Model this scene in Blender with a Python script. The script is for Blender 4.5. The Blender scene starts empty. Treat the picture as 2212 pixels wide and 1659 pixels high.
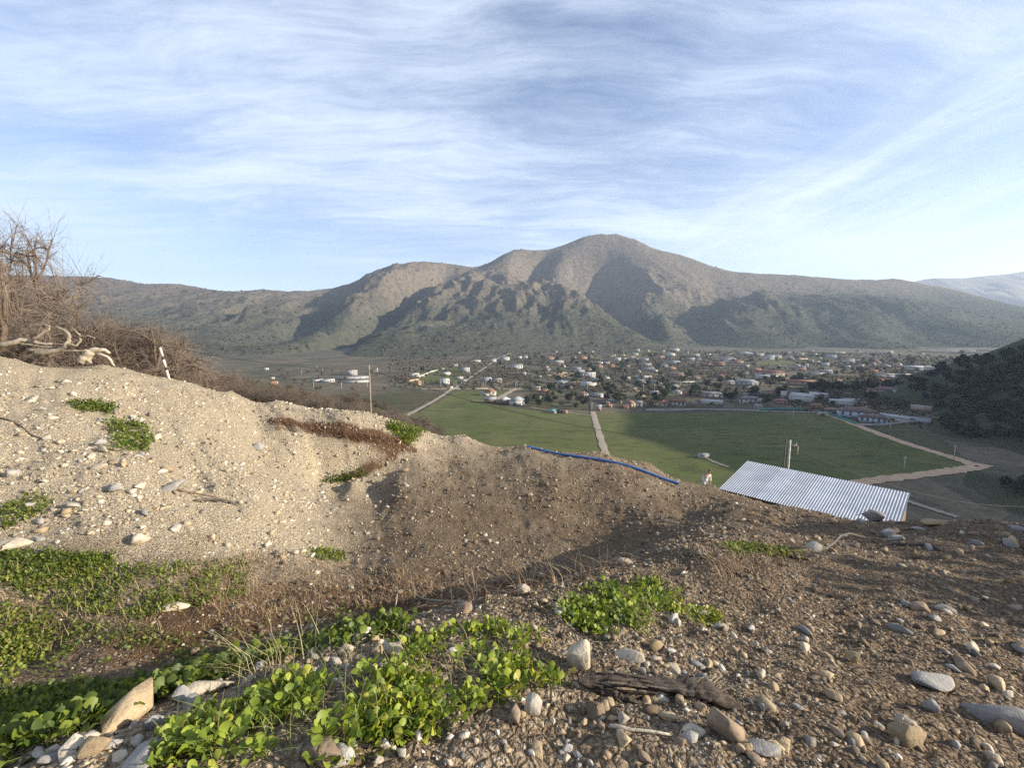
import bpy, bmesh, math, random
import numpy as np
from mathutils import Vector, Matrix, Quaternion
random.seed(7); rng = np.random.default_rng(7)
R = math.radians
scene = bpy.context.scene
COL = scene.collection
# ---------------------------------------------------------------- camera
F = 430.0; PITCH = R(7.0)
cam_d = bpy.data.cameras.new('camera'); cam = bpy.data.objects.new('camera', cam_d); COL.objects.link(cam)
cam_d.sensor_width = 36.0; cam_d.lens = 36.0 * F / 1024.0
cam_d.clip_start = 0.05; cam_d.clip_end = 60000
cam.location = (0, 0, 0); cam.rotation_euler = (math.pi / 2 - PITCH, 0, 0)
scene.camera = cam
# ---------------------------------------------------------------- light
SUN_AZ, SUN_EL = R(101), R(18.5)
SDIR = Vector((math.sin(SUN_AZ) * math.cos(SUN_EL), math.cos(SUN_AZ) * math.cos(SUN_EL), math.sin(SUN_EL)))
sl = bpy.data.lights.new('sun', 'SUN'); sl.energy = 5.0; sl.angle = R(0.6); sl.color = (1.0, 0.90, 0.74)
so = bpy.data.objects.new('sun', sl); COL.objects.link(so)
so.rotation_euler = SDIR.to_track_quat('Z', 'Y').to_euler(); so.location = SDIR * 50
scene.view_settings.view_transform = 'Standard'; scene.view_settings.look = 'None'
scene.view_settings.exposure = 1.36; scene.view_settings.gamma = 1.0
scene.render.engine = 'CYCLES'
cy = scene.cycles
cy.use_denoising = False; cy.use_adaptive_sampling = True; cy.adaptive_threshold = 0.01
cy.max_bounces = 6; cy.diffuse_bounces = 3; cy.glossy_bounces = 2; cy.transmission_bounces = 3; cy.volume_bounces = 0
cy.transparent_max_bounces = 8; cy.caustics_reflective = False; cy.caustics_refractive = False
# ---------------------------------------------------------------- node helper
class NT:
    def __init__(s, tree): s.t = tree; tree.nodes.clear()
    def n(s, typ, ins=None, **props):
        nd = s.t.nodes.new(typ)
        for k, v in props.items(): setattr(nd, k, v)
        for k, v in (ins or {}).items():
            sock = nd.inputs[k]
            if isinstance(v, bpy.types.NodeSocket): s.t.links.new(v, sock)
            elif isinstance(v, bpy.types.Node): s.t.links.new(v.outputs[0], sock)
            else: sock.default_value = v
        return nd
    def math(s, op, a, b=0.0, clamp=False):
        nd = s.n('ShaderNodeMath', {0: a, 1: b}, operation=op); nd.use_clamp = clamp; return nd.outputs[0]
    def noise(s, vec, scale, detail=4, rough=0.55, lac=2.0, dist=0.0):
        return s.n('ShaderNodeTexNoise', {'Vector': vec, 'Scale': scale, 'Detail': detail, 'Roughness': rough, 'Lacunarity': lac, 'Distortion': dist})
    def ramp(s, fac, stops, interp='LINEAR'):
        nd = s.n('ShaderNodeValToRGB', {0: fac}); cr = nd.color_ramp; cr.interpolation = interp
        while len(cr.elements) < len(stops): cr.elements.new(0.5)
        for e, (p, c) in zip(cr.elements, stops):
            e.position = p; e.color = (c, c, c, 1) if not isinstance(c, tuple) else (*c, 1)
        return nd.outputs[0]
    def mix(s, fac, a, b, mode='MIX'):
        nd = s.n('ShaderNodeMix', data_type='RGBA', blend_type=mode)
        for k, v in ((0, fac), (6, a), (7, b)):
            if isinstance(v, bpy.types.NodeSocket): s.t.links.new(v, nd.inputs[k])
            else: nd.inputs[k].default_value = (*v, 1) if isinstance(v, tuple) else v
        return nd.outputs[2]
    def map(s, vec, scale=(1, 1, 1), rot=(0, 0, 0), loc=(0, 0, 0)):
        return s.n('ShaderNodeMapping', {'Vector': vec, 'Scale': scale, 'Rotation': rot, 'Location': loc}).outputs[0]
# ---------------------------------------------------------------- sky with cirrus
world = bpy.data.worlds.new('World'); scene.world = world; world.use_nodes = True
W = NT(world.node_tree)
sky = W.n('ShaderNodeTexSky', sky_type='NISHITA'); sky.sun_disc = False
sky.sun_elevation = SUN_EL; sky.sun_rotation = SUN_AZ; sky.altitude = 700; sky.air_density = 1.0; sky.dust_density = 0.9; sky.ozone_density = 2.0
tc = W.n('ShaderNodeTexCoord').outputs['Generated']
sep = W.n('ShaderNodeSeparateXYZ', {0: tc})
zc = W.math('ADD', W.math('MAXIMUM', sep.outputs[2], 0.0), 0.10)
pl = W.n('ShaderNodeCombineXYZ', {0: W.math('DIVIDE', sep.outputs[0], zc), 1: W.math('DIVIDE', sep.outputs[1], zc), 2: 0.0}).outputs[0]
# soft sheet of high cloud, streaked from left to right; on the right the streaks run away from the viewer
def vm(op, a_, b_): return W.n('ShaderNodeVectorMath', {0: a_, 1: b_}, operation=op).outputs[0]
wob = vm('MULTIPLY', vm('SUBTRACT', W.noise(pl, 0.9, 3).outputs['Color'], (0.5, 0.5, 0.5)), (0.65, 0.45, 0.0))
plw = vm('ADD', pl, wob)
veil = W.noise(W.map(plw, (0.55, 0.75, 1), (0, 0, R(-20)), (7.4, 1.3, 0)), 0.75, 3, 0.5).outputs[0]
strk = W.noise(W.map(plw, (0.85, 3.0, 1), (0, 0, R(-7)), (0.4, 1.1, 0)), 1.25, 6, 0.62, 2.15, 0.25).outputs[0]
fine = W.noise(W.map(plw, (2.6, 8.5, 1), (0, 0, R(-16)), (4, 2, 0)), 1.9, 5, 0.68, 2.2, 0.2).outputs[0]
s2 = W.noise(W.map(plw, (2.3, 0.55, 1), (0, 0, R(20)), (3.7, 3.2, 0)), 1.15, 6, 0.62, 2.1, 0.25).outputs[0]
px_ = W.n('ShaderNodeSeparateXYZ', {0: plw}).outputs[0]
mk = W.n('ShaderNodeMapRange', {0: px_, 1: 0.8, 2: 1.7, 3: 0.0, 4: 1.0}, interpolation_type='SMOOTHSTEP').outputs[0]
st = W.n('ShaderNodeMix', {0: mk, 2: strk, 3: W.math('ADD', s2, 0.07)}, data_type='FLOAT').outputs[0]
dens = W.math('ADD', W.math('MULTIPLY', veil, 1.12), W.math('ADD', W.math('MULTIPLY', st, 0.90), W.math('MULTIPLY', fine, 0.20)))
cov = W.ramp(W.math('SUBTRACT', dens, 0.67), [(0.24, 0.03), (0.40, 0.28), (0.54, 0.60), (0.68, 0.88), (0.82, 1.0)])
low = W.ramp(sep.outputs[2], [(0.02, 0.10), (0.09, 0.55), (0.20, 1.0)])
cov = W.math('MULTIPLY', W.math('MULTIPLY', cov, low), 0.92)
bg1 = W.n('ShaderNodeBackground', {'Color': W.mix(1.0, sky.outputs[0], (1.04, 0.95, 1.0), 'MULTIPLY'), 'Strength': 0.084})
bg2 = W.n('ShaderNodeBackground', {'Color': (0.76, 0.86, 1.0, 1), 'Strength': 0.50})
mixw = W.n('ShaderNodeMixShader', {0: cov, 1: bg1.outputs[0], 2: bg2.outputs[0]})
W.n('ShaderNodeOutputWorld', {'Surface': mixw.outputs[0]})
# ---------------------------------------------------------------- picture geometry used to read positions off the photograph
CP, SP = math.cos(PITCH), math.sin(PITCH); DS = 2212.0 / 1024.0
def ray(dx, dy):
    """direction of a point of the photograph (2212 px wide reading), forward component 1"""
    u, v = dx / DS, dy / DS
    a, b = (u - 512.0) / F, (384.5 - v) / F
    d = np.array([a, CP + b * SP, -SP + b * CP]); return d / d[1]
def P(dx, dy, y): return ray(dx, dy) * y
# ---------------------------------------------------------------- mesh helpers
def mesh_np(name, verts, faces, smooth=False, cols=None, uv=None):
    """verts (N,3); faces (M,k) array or list of such arrays; cols (N,3) vertex colours"""
    me = bpy.data.meshes.new(name); verts = np.asarray(verts, dtype=np.float32)
    if not isinstance(faces, (list, tuple)): faces = [faces]
    faces = [np.asarray(f, dtype=np.int32) for f in faces if len(f)]
    nl = sum(f.size for f in faces); npoly = sum(len(f) for f in faces)
    me.vertices.add(len(verts)); me.vertices.foreach_set('co', verts.ravel())
    me.loops.add(nl); me.loops.foreach_set('vertex_index', np.concatenate([f.ravel() for f in faces]))
    me.polygons.add(npoly)
    tot = np.concatenate([np.full(len(f), f.shape[1], np.int32) for f in faces])
    st = np.concatenate([[0], np.cumsum(tot)[:-1]]).astype(np.int32)
    me.polygons.foreach_set('loop_start', st); me.polygons.foreach_set('loop_total', tot)
    if smooth: me.polygons.foreach_set('use_smooth', np.ones(npoly, bool))
    if cols is not None:
        at = me.color_attributes.new('Col', 'FLOAT_COLOR', 'POINT')
        at.data.foreach_set('color', np.concatenate([np.asarray(cols, np.float32), np.ones((len(verts), 1), np.float32)], 1).ravel())
    me.update(calc_edges=True); me.validate(); return me
def attr(me, name, arr):
    a = me.attributes.new(name, 'FLOAT', 'POINT'); a.data.foreach_set('value', np.asarray(arr, np.float32))
def tag(o, label=None, cat=None, group=None, kind=None):
    if label: o['label'] = label
    if cat: o['category'] = cat
    if group: o['group'] = group
    if kind: o['kind'] = kind
    return o
def obj(name, me, mat=None, parent=None, loc=None, rotz=None):
    o = bpy.data.objects.new(name, me); COL.objects.link(o)
    if mat is not None and me is not None and len(me.materials) == 0: me.materials.append(mat)
    if parent is not None: o.parent = parent
    if loc is not None: o.location = loc
    if rotz is not None: o.rotation_euler = (0, 0, rotz)
    return o
def empty(name, loc, rotz=0.0):
    o = bpy.data.objects.new(name, None); COL.objects.link(o); o.location = loc; o.rotation_euler = (0, 0, rotz); o.empty_display_size = 0.2
    return o
class MB:
    """collects boxes, tubes and polygons into one mesh"""
    def __init__(s): s.v = []; s.f = {3: [], 4: []}; s.n = 0
    def add(s, v, f):
        v = np.asarray(v, float).reshape(-1, 3)
        for q in f: s.f[len(q)].append([i + s.n for i in q])
        s.v.append(v); s.n += len(v); return s
    def box(s, c, d, rz=0.0, M=None):
        x, y, z = [k / 2 for k in d]
        v = np.array([[-x, -y, -z], [x, -y, -z], [x, y, -z], [-x, y, -z], [-x, -y, z], [x, -y, z], [x, y, z], [-x, y, z]])
        if M is not None: v = v @ np.asarray(M).T
        elif rz: v = v @ np.array([[math.cos(rz), -math.sin(rz), 0], [math.sin(rz), math.cos(rz), 0], [0, 0, 1]]).T
        return s.add(v + np.asarray(c, float), [(3, 2, 1, 0), (4, 5, 6, 7), (0, 1, 5, 4), (1, 2, 6, 5), (2, 3, 7, 6), (3, 0, 4, 7)])
    def tube(s, pts, rad, k=6, cap=True):
        pts = np.asarray(pts, float); n = len(pts); rad = np.broadcast_to(rad, (n,))
        vs = []; a = None
        for i in range(n):
            t = pts[min(i + 1, n - 1)] - pts[max(i - 1, 0)]; t = t / (np.linalg.norm(t) + 1e-9)
            if a is None:
                a = np.cross(t, [0.3, 0.2, 1.0]); a /= np.linalg.norm(a) + 1e-9
            a = a - t * (a @ t); a /= np.linalg.norm(a) + 1e-9; b = np.cross(t, a)
            for j in range(k):
                w = 2 * math.pi * j / k; vs.append(pts[i] + rad[i] * (math.cos(w) * a + math.sin(w) * b))
        fs = []
        for i in range(n - 1):
            for j in range(k):
                j2 = (j + 1) % k; fs.append((i * k + j, i * k + j2, (i + 1) * k + j2, (i + 1) * k + j))
        if cap:
            for e, off in ((0, 0), (n - 1, (n - 1) * k)):
                vs.append(pts[e]); c = len(vs) - 1
                for j in range(k):
                    j2 = (j + 1) % k; fs.append((c, off + j2, off + j) if e == 0 else (c, off + j, off + j2))
        return s.add(vs, fs)
    def mesh(s, name, smooth=False):
        fs = [np.array(s.f[k]) for k in (3, 4) if s.f[k]]
        return mesh_np(name, np.concatenate(s.v), fs, smooth)
    def build(s, name, mat, parent=None, smooth=False, loc=None, rotz=None): return obj(name, s.mesh(name, smooth), mat, parent, loc, rotz)
# ---------------------------------------------------------------- numpy noise
def _h(ix, iy, seed):
    n = (ix.astype(np.int64) * 374761393 + iy.astype(np.int64) * 668265263 + seed * 1442695041) & 0xffffffff
    n = ((n ^ (n >> 13)) * 1274126177) & 0xffffffff
    return ((n ^ (n >> 16)) & 0xffff) / 65535.0
def vnoise(x, y, seed=0):
    ix, iy = np.floor(x), np.floor(y); fx, fy = x - ix, y - iy
    fx = fx * fx * fx * (fx * (fx * 6 - 15) + 10); fy = fy * fy * fy * (fy * (fy * 6 - 15) + 10)
    a, b, c, d = _h(ix, iy, seed), _h(ix + 1, iy, seed), _h(ix, iy + 1, seed), _h(ix + 1, iy + 1, seed)
    return (a + (b - a) * fx) * (1 - fy) + (c + (d - c) * fx) * fy
def fbm(x, y, octv=4, seed=0, gain=0.5, lac=2.03, ridged=False):
    s = np.zeros_like(x, dtype=float); a = 1.0; t = 0.0
    for o in range(octv):
        n = vnoise(x, y, seed + o * 17)
        if ridged: n = 1 - np.abs(2 * n - 1)
        s += a * n; t += a; a *= gain; x, y = x * lac * 0.8 - y * lac * 0.6 + 3.1, x * lac * 0.6 + y * lac * 0.8 + 7.7
    return s / t
class RBF:
    def __init__(s, pts, vals, power=1.0, smooth=0.0):
        s.p = np.asarray(pts, float); s.pw = power; n = len(s.p)
        d = np.sqrt(((s.p[:, None] - s.p[None]) ** 2).sum(-1)) ** power
        A = np.zeros((n + 3, n + 3)); A[:n, :n] = d - smooth * np.eye(n); A[:n, n] = 1; A[:n, n + 1:] = s.p; A[n:, :n] = A[:n, n:].T
        s.w = np.linalg.solve(A, np.concatenate([vals, [0, 0, 0]]))
    def __call__(s, q):
        q = np.asarray(q, float); out = np.empty(len(q))
        for i in range(0, len(q), 20000):
            c = q[i:i + 20000]; d = np.sqrt(((c[:, None] - s.p[None]) ** 2).sum(-1)) ** s.pw
            out[i:i + 20000] = d @ s.w[:-3] + s.w[-3] + c @ s.w[-2:]
        return out
def material(name):
    m = bpy.data.materials.new(name); m.use_nodes = True; return m, NT(m.node_tree)
def finish(N, color, rough=0.85, bump=None, bstr=0.4, bdist=0.05, spec=0.25, **kw):
    b = N.n('ShaderNodeBsdfPrincipled', {'Roughness': rough, 'Specular IOR Level': spec})
    if isinstance(color, tuple): b.inputs['Base Color'].default_value = (*color, 1)
    else: N.t.links.new(color, b.inputs['Base Color'])
    for k, v in kw.items():
        k = k.replace('_', ' ')
        if isinstance(v, bpy.types.NodeSocket): N.t.links.new(v, b.inputs[k])
        else: b.inputs[k].default_value = v
    if bump is not None:
        bp = N.n('ShaderNodeBump', {'Strength': bstr, 'Distance': bdist, 'Height': bump}); N.t.links.new(bp.outputs[0], b.inputs['Normal'])
    N.n('ShaderNodeOutputMaterial', {'Surface': b.outputs[0]}); return b
def simple(name, col, rough=0.8, var=0.25, scale=3.0, bstr=0.0, metal=0.0, obj_rand=0.0, spec=0.3):
    """plain coloured material with soft procedural wear"""
    m, N = material(name); c = N.n('ShaderNodeTexCoord').outputs['Object']
    f = N.noise(c, scale, 5, 0.6).outputs[0]
    a = tuple(min(1, k * (1 + var)) for k in col); b = tuple(k * (1 - var) for k in col)
    cc = N.ramp(f, [(0.3, b), (0.7, a)])
    if obj_rand:
        rnd = N.n('ShaderNodeObjectInfo').outputs['Random']
        cc = N.mix(1.0, cc, N.ramp(rnd, [(0, 1 - obj_rand), (1, 1 + obj_rand * 0.6)]), 'MULTIPLY')
    finish(N, cc, rough, f if bstr else None, bstr, 0.02, spec, Metallic=metal); return m
# ================================================================ near hillside: height read from control points
# (x reading, y reading, distance ahead, paleness of the soil)
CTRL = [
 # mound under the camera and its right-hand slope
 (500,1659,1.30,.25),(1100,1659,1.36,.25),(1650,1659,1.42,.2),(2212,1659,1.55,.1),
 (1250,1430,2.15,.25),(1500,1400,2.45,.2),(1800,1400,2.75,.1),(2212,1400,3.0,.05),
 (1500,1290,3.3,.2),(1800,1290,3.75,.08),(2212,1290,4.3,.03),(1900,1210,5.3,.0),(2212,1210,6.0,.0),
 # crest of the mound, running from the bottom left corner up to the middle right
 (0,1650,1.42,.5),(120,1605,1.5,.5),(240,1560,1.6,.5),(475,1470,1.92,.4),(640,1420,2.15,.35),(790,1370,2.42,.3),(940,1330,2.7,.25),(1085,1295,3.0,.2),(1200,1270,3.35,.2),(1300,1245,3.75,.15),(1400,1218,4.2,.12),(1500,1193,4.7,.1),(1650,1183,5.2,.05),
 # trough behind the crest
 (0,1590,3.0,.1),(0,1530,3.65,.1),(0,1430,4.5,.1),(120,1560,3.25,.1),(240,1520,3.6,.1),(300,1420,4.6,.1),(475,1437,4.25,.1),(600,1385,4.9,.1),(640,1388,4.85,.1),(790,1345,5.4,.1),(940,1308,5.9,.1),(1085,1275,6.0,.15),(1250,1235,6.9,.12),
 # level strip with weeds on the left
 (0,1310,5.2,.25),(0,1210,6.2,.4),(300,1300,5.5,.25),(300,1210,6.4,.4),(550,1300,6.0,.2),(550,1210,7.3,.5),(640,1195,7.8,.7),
 # pit floor, with a spur shaped to cast shadow across it
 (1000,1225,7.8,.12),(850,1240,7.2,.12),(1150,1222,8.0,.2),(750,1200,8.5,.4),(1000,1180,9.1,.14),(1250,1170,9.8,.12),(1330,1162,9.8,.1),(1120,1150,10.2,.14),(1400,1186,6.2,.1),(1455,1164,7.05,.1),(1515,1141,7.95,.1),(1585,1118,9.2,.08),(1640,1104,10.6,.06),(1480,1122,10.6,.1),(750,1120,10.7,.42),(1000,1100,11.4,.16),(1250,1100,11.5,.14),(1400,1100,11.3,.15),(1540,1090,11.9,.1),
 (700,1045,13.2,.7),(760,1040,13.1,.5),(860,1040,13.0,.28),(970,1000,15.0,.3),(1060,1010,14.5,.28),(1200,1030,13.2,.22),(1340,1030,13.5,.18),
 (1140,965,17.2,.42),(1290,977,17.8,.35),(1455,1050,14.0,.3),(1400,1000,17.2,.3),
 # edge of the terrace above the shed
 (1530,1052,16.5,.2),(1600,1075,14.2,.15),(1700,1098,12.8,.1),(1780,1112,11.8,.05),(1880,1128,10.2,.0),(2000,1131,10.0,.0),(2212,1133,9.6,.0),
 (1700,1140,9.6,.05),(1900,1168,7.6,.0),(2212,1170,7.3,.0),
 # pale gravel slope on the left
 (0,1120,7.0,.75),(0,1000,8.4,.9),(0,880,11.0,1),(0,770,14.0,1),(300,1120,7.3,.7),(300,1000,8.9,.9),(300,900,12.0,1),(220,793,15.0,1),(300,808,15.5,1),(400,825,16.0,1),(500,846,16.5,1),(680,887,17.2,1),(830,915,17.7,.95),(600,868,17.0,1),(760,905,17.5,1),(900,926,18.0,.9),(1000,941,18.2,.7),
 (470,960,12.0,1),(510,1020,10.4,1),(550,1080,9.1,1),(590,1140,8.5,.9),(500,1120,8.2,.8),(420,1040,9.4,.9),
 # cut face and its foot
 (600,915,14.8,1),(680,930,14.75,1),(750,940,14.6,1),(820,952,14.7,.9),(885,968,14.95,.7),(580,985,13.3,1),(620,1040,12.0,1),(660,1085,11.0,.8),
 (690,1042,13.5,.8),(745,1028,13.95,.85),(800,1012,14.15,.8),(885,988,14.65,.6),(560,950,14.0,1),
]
XYZP = [tuple(P(a, b, y)) + (p,) for a, b, y, p in CTRL]
def densify(l, n=5):
    q = [np.array(tuple(P(a, b, y)) + (p,)) for a, b, y, p in l]
    for u_, v_ in zip(q[:-1], q[1:]): XYZP.extend([tuple(u_ + (v_ - u_) * k / n) for k in range(1, n)])
densify([(600,915,14.8,1),(680,930,14.75,1),(750,940,14.6,1),(820,952,14.7,.9),(885,968,14.95,.7)]); densify([(690,1042,13.5,.8),(745,1028,13.95,.85),(800,1012,14.15,.8),(885,988,14.65,.6)])
densify([(1400,1186,6.2,.1),(1455,1164,7.05,.1),(1515,1141,7.95,.1),(1585,1118,9.2,.08),(1640,1104,10.6,.06)], 4); densify([(0,1650,1.42,.5),(120,1605,1.5,.5),(240,1560,1.6,.5),(475,1470,1.92,.4),(640,1420,2.15,.35),(790,1370,2.42,.3)], 3)
densify([(470,960,12.0,1),(510,1020,10.4,1),(550,1080,9.1,1),(590,1140,8.5,.9),(640,1195,7.8,.7)], 3); densify([(580,985,13.3,1),(620,1040,12.0,1),(660,1085,11.0,.8)], 3)
XYZP += [(0,0,-1.5,.2),(-1,0,-1.52,.2),(1,0,-1.5,.2),(2.5,0,-1.75,.1),(0,-3,-1.2,.2),(-3,-3,-1.5,.2),(3,-3,-1.4,.1),(-3.2,.4,-1.9,.3),(-6,1,-2.5,.2),(6,1,-2.9,.05),(7.5,3,-3.6,0),
 (10,-4,-2.6,0),(12,2,-5.4,0),(14,8,-6.6,0),(20,2,-9,0),(20,12,-10.2,0),(30,5,-14,0),(60,0,-28,0),(60,40,-38,0),(-14,4,-2.6,.8),(-18,8,-1.6,.9),(-22,14,-.9,.9),(-15,-5,-1,.6),(-40,10,-1.5,.3),(-30,24,-4,.3),(0,-12,0,.2),(20,-12,-4,0),
 # ground that falls away behind the ridge
 (-19,18,-2.2,.8),(-13,20,-4.2,.6),(-8,22,-5.8,.4),(-3,24,-7.2,.3),(2,23,-7.6,.3),(6,22,-8.4,.25),(9.2,21.4,-9.1,.2),(11.2,17.5,-8.6,.15),(13.5,18.5,-9.7,.1),(16,15,-9.2,.05),(18,20,-10.6,.05),(12.3,27,-10.6,.25),(14,30,-11.9,.2),
 (0,35,-13,.2),(20,40,-17.5,.1),(40,60,-31,.05),(0,60,-27,.1),(0,100,-48,.05),(45,110,-57,0),(85,80,-54,0),(0,150,-66,0),(100,120,-66,0),(0,210,-76,0),(140,160,-76,0),(130,60,-70,0),(200,20,-74,0),(-60,290,-80,0),(-140,330,-82,0),(-260,330,-70,0),(60,250,-80,0),(180,180,-80,0),(-200,100,-12,0),(-120,60,-8,0),(-300,200,-30,0),(120,0,-55,0)]
XYZP += [tuple(P(a, b, y)) + (.1,) for a, b, y in [(450,850,45),(600,872,45),(720,895,50),(820,925,55),(330,820,60),(480,848,100),(600,862,100),(700,868,100),(800,882,95),(880,908,88),(950,940,85),(150,800,60),(100,790,120),(300,800,120),(480,815,150),(600,845,150),(-200,780,60),(700,875,150),(800,905,140),(880,930,130)]]
XYZP = np.array(XYZP)
def warp(xy):
    r = np.sqrt((xy ** 2).sum(-1)) + 1e-6; return xy * (np.arcsinh(r / 1.6) / r)[:, None]
def dense_rbf(): return RBF(warp(XYZP[:, :2]), XYZP[:, 2] / (1 + 0.12 * np.hypot(XYZP[:, 0], XYZP[:, 1])), 1.35, 0.0)
_hr = dense_rbf(); _pr = RBF(warp(XYZP[:, :2]), XYZP[:, 3], 1.0)
TH = np.concatenate([np.arange(-104, -58, 1.0), np.arange(-58, 58, 0.23), np.arange(58, 104.1, 1.0)]) * math.pi / 180
RR = np.geomspace(0.35, 330.0, 430)
gT, gR = np.meshgrid(TH, RR); gx, gy = gR * np.sin(gT), gR * np.cos(gT)
q = np.stack([gx.ravel(), gy.ravel()], 1)
HZ = (_hr(warp(q)) * (1 + 0.12 * np.hypot(q[:, 0], q[:, 1]))).reshape(gx.shape)
PALE = np.clip(_pr(warp(q)).reshape(gx.shape), 0, 1)
lump = (fbm(gx * 1.3, gy * 1.3, 3, 3) - 0.5) * 0.20 * np.clip(gR / 6, 0.35, 1.0) * (1 - .7 * np.exp(-((gx - 1) / 4.5) ** 2 - ((gy - 10) / 3.5) ** 2) * 0 - .75 * np.exp(-((gx + 1.5) / 6.5) ** 2 - ((gy - 11.2) / 4.2) ** 2)) + (fbm(gx * 6, gy * 6, 4, 9) - 0.5) * 0.075 * (gR < 45)
lump += (fbm(gx * 0.12, gy * 0.12, 3, 5) - 0.5) * np.clip((gR - 30) / 60, 0, 1) * 5
# wheel ruts across the pit floor towards the terrace
rut = np.exp(-((gx - 2.2) / 4.5) ** 2 - ((gy - 11.5) / 3.0) ** 2)
lump += rut * 0.015 * (np.abs(((gx * 0.75 + gy * 0.66) * 0.8 + 0.5 * fbm(gx * .7, gy * .7, 2, 11)) % 1 - 0.5) * 4 - 1)
ra, rb = P(380, 850, 15.0), P(640, 1190, 7.9); rd = (rb - ra)[:2] / np.linalg.norm((rb - ra)[:2]); al = gx * rd[0] + gy * rd[1]; ac = -gx * rd[1] + gy * rd[0]
bank = np.clip(PALE * 1.6 - .7, 0, 1) * (gR > 5) * (gR < 19)
lump += bank * ((fbm(ac * 2.4, al * .30, 4, 61, ridged=True) - .6) * .16 + (fbm(ac * 7, al * .9, 3, 62) - .5) * .07)
HZ = HZ + lump
def ground_z(x, y):
    x, y = np.asarray(x, float), np.asarray(y, float); r = np.clip(np.hypot(x, y), RR[0], RR[-1] * .999); t = np.clip(np.arctan2(x, y), TH[0], TH[-1] - 1e-4)
    fi = np.log(r / RR[0]) / np.log(RR[1] / RR[0]); i = np.clip(fi.astype(int), 0, len(RR) - 2); a = np.clip(fi - i, 0, 1)
    j = np.clip(np.searchsorted(TH, t) - 1, 0, len(TH) - 2); b = (t - TH[j]) / (TH[j + 1] - TH[j])
    return (HZ[i, j] * (1 - b) + HZ[i, j + 1] * b) * (1 - a) + (HZ[i + 1, j] * (1 - b) + HZ[i + 1, j + 1] * b) * a
def pale_at(x, y):
    r = np.clip(np.hypot(x, y), RR[0], RR[-1] * .99); i = np.clip((np.log(r / RR[0]) / np.log(RR[1] / RR[0])).astype(int), 0, len(RR) - 1)
    return PALE[i, np.clip(np.searchsorted(TH, np.arctan2(x, y)), 0, len(TH) - 1)]
def hit(dx, dy, _n=0):
    """where the sight line of a reading meets the near ground; None if it passes over"""
    d = ray(dx, dy); h = math.hypot(d[0], d[1]); j = int(np.clip(np.searchsorted(TH, math.atan2(d[0], d[1])), 0, len(TH) - 1))
    below = HZ[:, j] >= RR * (d[2] / h)
    k = np.nonzero(below)[0]
    if not len(k) or RR[k[0]] > 60: return None if dy > 1659 or _n > 12 else hit(dx, dy + 4, _n + 1)
    i = max(k[0], 1); a0 = HZ[i - 1, j] - RR[i - 1] * d[2] / h; a1 = HZ[i, j] - RR[i] * d[2] / h
    r = RR[i - 1] + (RR[i] - RR[i - 1]) * (-a0 / (a1 - a0 + 1e-9)); r = float(np.clip(r, RR[i - 1], RR[i]))
    x, y = r * d[0] / h, r * d[1] / h
    return np.array([x, y, float(ground_z(x, y))])
def gridfaces(nr, nc):
    i, j = np.meshgrid(np.arange(nr - 1), np.arange(nc - 1), indexing='ij'); a = (i * nc + j).ravel()
    return np.stack([a, a + 1, a + nc + 1, a + nc], 1)
me = mesh_np('hillside_ground', np.stack([gx, gy, HZ], -1).reshape(-1, 3), gridfaces(*gx.shape)[:, ::-1], True)
# brown earth bands: topsoil lip over the cut, foot of the cut, bands along the pit bank and trough
def band(line, w):
    m = np.zeros(gx.shape)
    pts = [P(*l) for l in line]
    for a, b in zip(pts[:-1], pts[1:]):
        dx, dy = b[0] - a[0], b[1] - a[1]; t = np.clip(((gx - a[0]) * dx + (gy - a[1]) * dy) / (dx * dx + dy * dy), 0, 1)
        m = np.maximum(m, np.exp(-(((gx - a[0] - t * dx) ** 2 + (gy - a[1] - t * dy) ** 2) / w ** 2)))
    return m
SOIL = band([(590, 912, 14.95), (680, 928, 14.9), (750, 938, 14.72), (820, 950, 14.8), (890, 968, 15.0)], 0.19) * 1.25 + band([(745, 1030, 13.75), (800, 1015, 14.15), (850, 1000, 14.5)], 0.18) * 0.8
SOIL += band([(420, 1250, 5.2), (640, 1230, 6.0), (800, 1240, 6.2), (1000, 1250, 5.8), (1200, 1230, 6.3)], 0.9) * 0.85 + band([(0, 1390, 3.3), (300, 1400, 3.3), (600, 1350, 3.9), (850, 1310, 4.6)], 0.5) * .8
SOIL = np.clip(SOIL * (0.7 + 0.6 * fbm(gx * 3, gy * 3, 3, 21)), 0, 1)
GRASSY = np.clip((gR - 20) / 25, 0, 1)
attr(me, 'pale', PALE.ravel()); attr(me, 'soil', SOIL.ravel()); attr(me, 'far', GRASSY.ravel())
m, N = material('rubble_ground'); c = N.n('ShaderNodeTexCoord').outputs['Object']
geo = N.n('ShaderNodeNewGeometry')
def at(name): return N.n('ShaderNodeAttribute', attribute_name=name).outputs['Fac']
v1 = N.n('ShaderNodeTexVoronoi', {'Vector': c, 'Scale': 11.0, 'Randomness': 1.0}); v2 = N.n('ShaderNodeTexVoronoi', {'Vector': c, 'Scale': 38.0}); v3 = N.n('ShaderNodeTexVoronoi', {'Vector': c, 'Scale': 95.0})
nz = N.noise(c, 1.4, 6, 0.62).outputs[0]; nf = N.noise(c, 22, 5, 0.65).outputs[0]
def sepx(col): return N.n('ShaderNodeSeparateColor', {0: col}).outputs[0]
r1, r2, r3 = sepx(v1.outputs['Color']), sepx(v2.outputs['Color']), sepx(v3.outputs['Color'])
pm = N.math('MULTIPLY', N.math('ADD', N.math('ADD', N.math('MULTIPLY', r2, .45), N.math('MULTIPLY', r3, .35)), N.math('MULTIPLY', nf, .35)), 0.9)
vE = N.n('ShaderNodeTexVoronoi', {'Vector': c, 'Scale': 17.0}, feature='DISTANCE_TO_EDGE').outputs[0]
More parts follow.
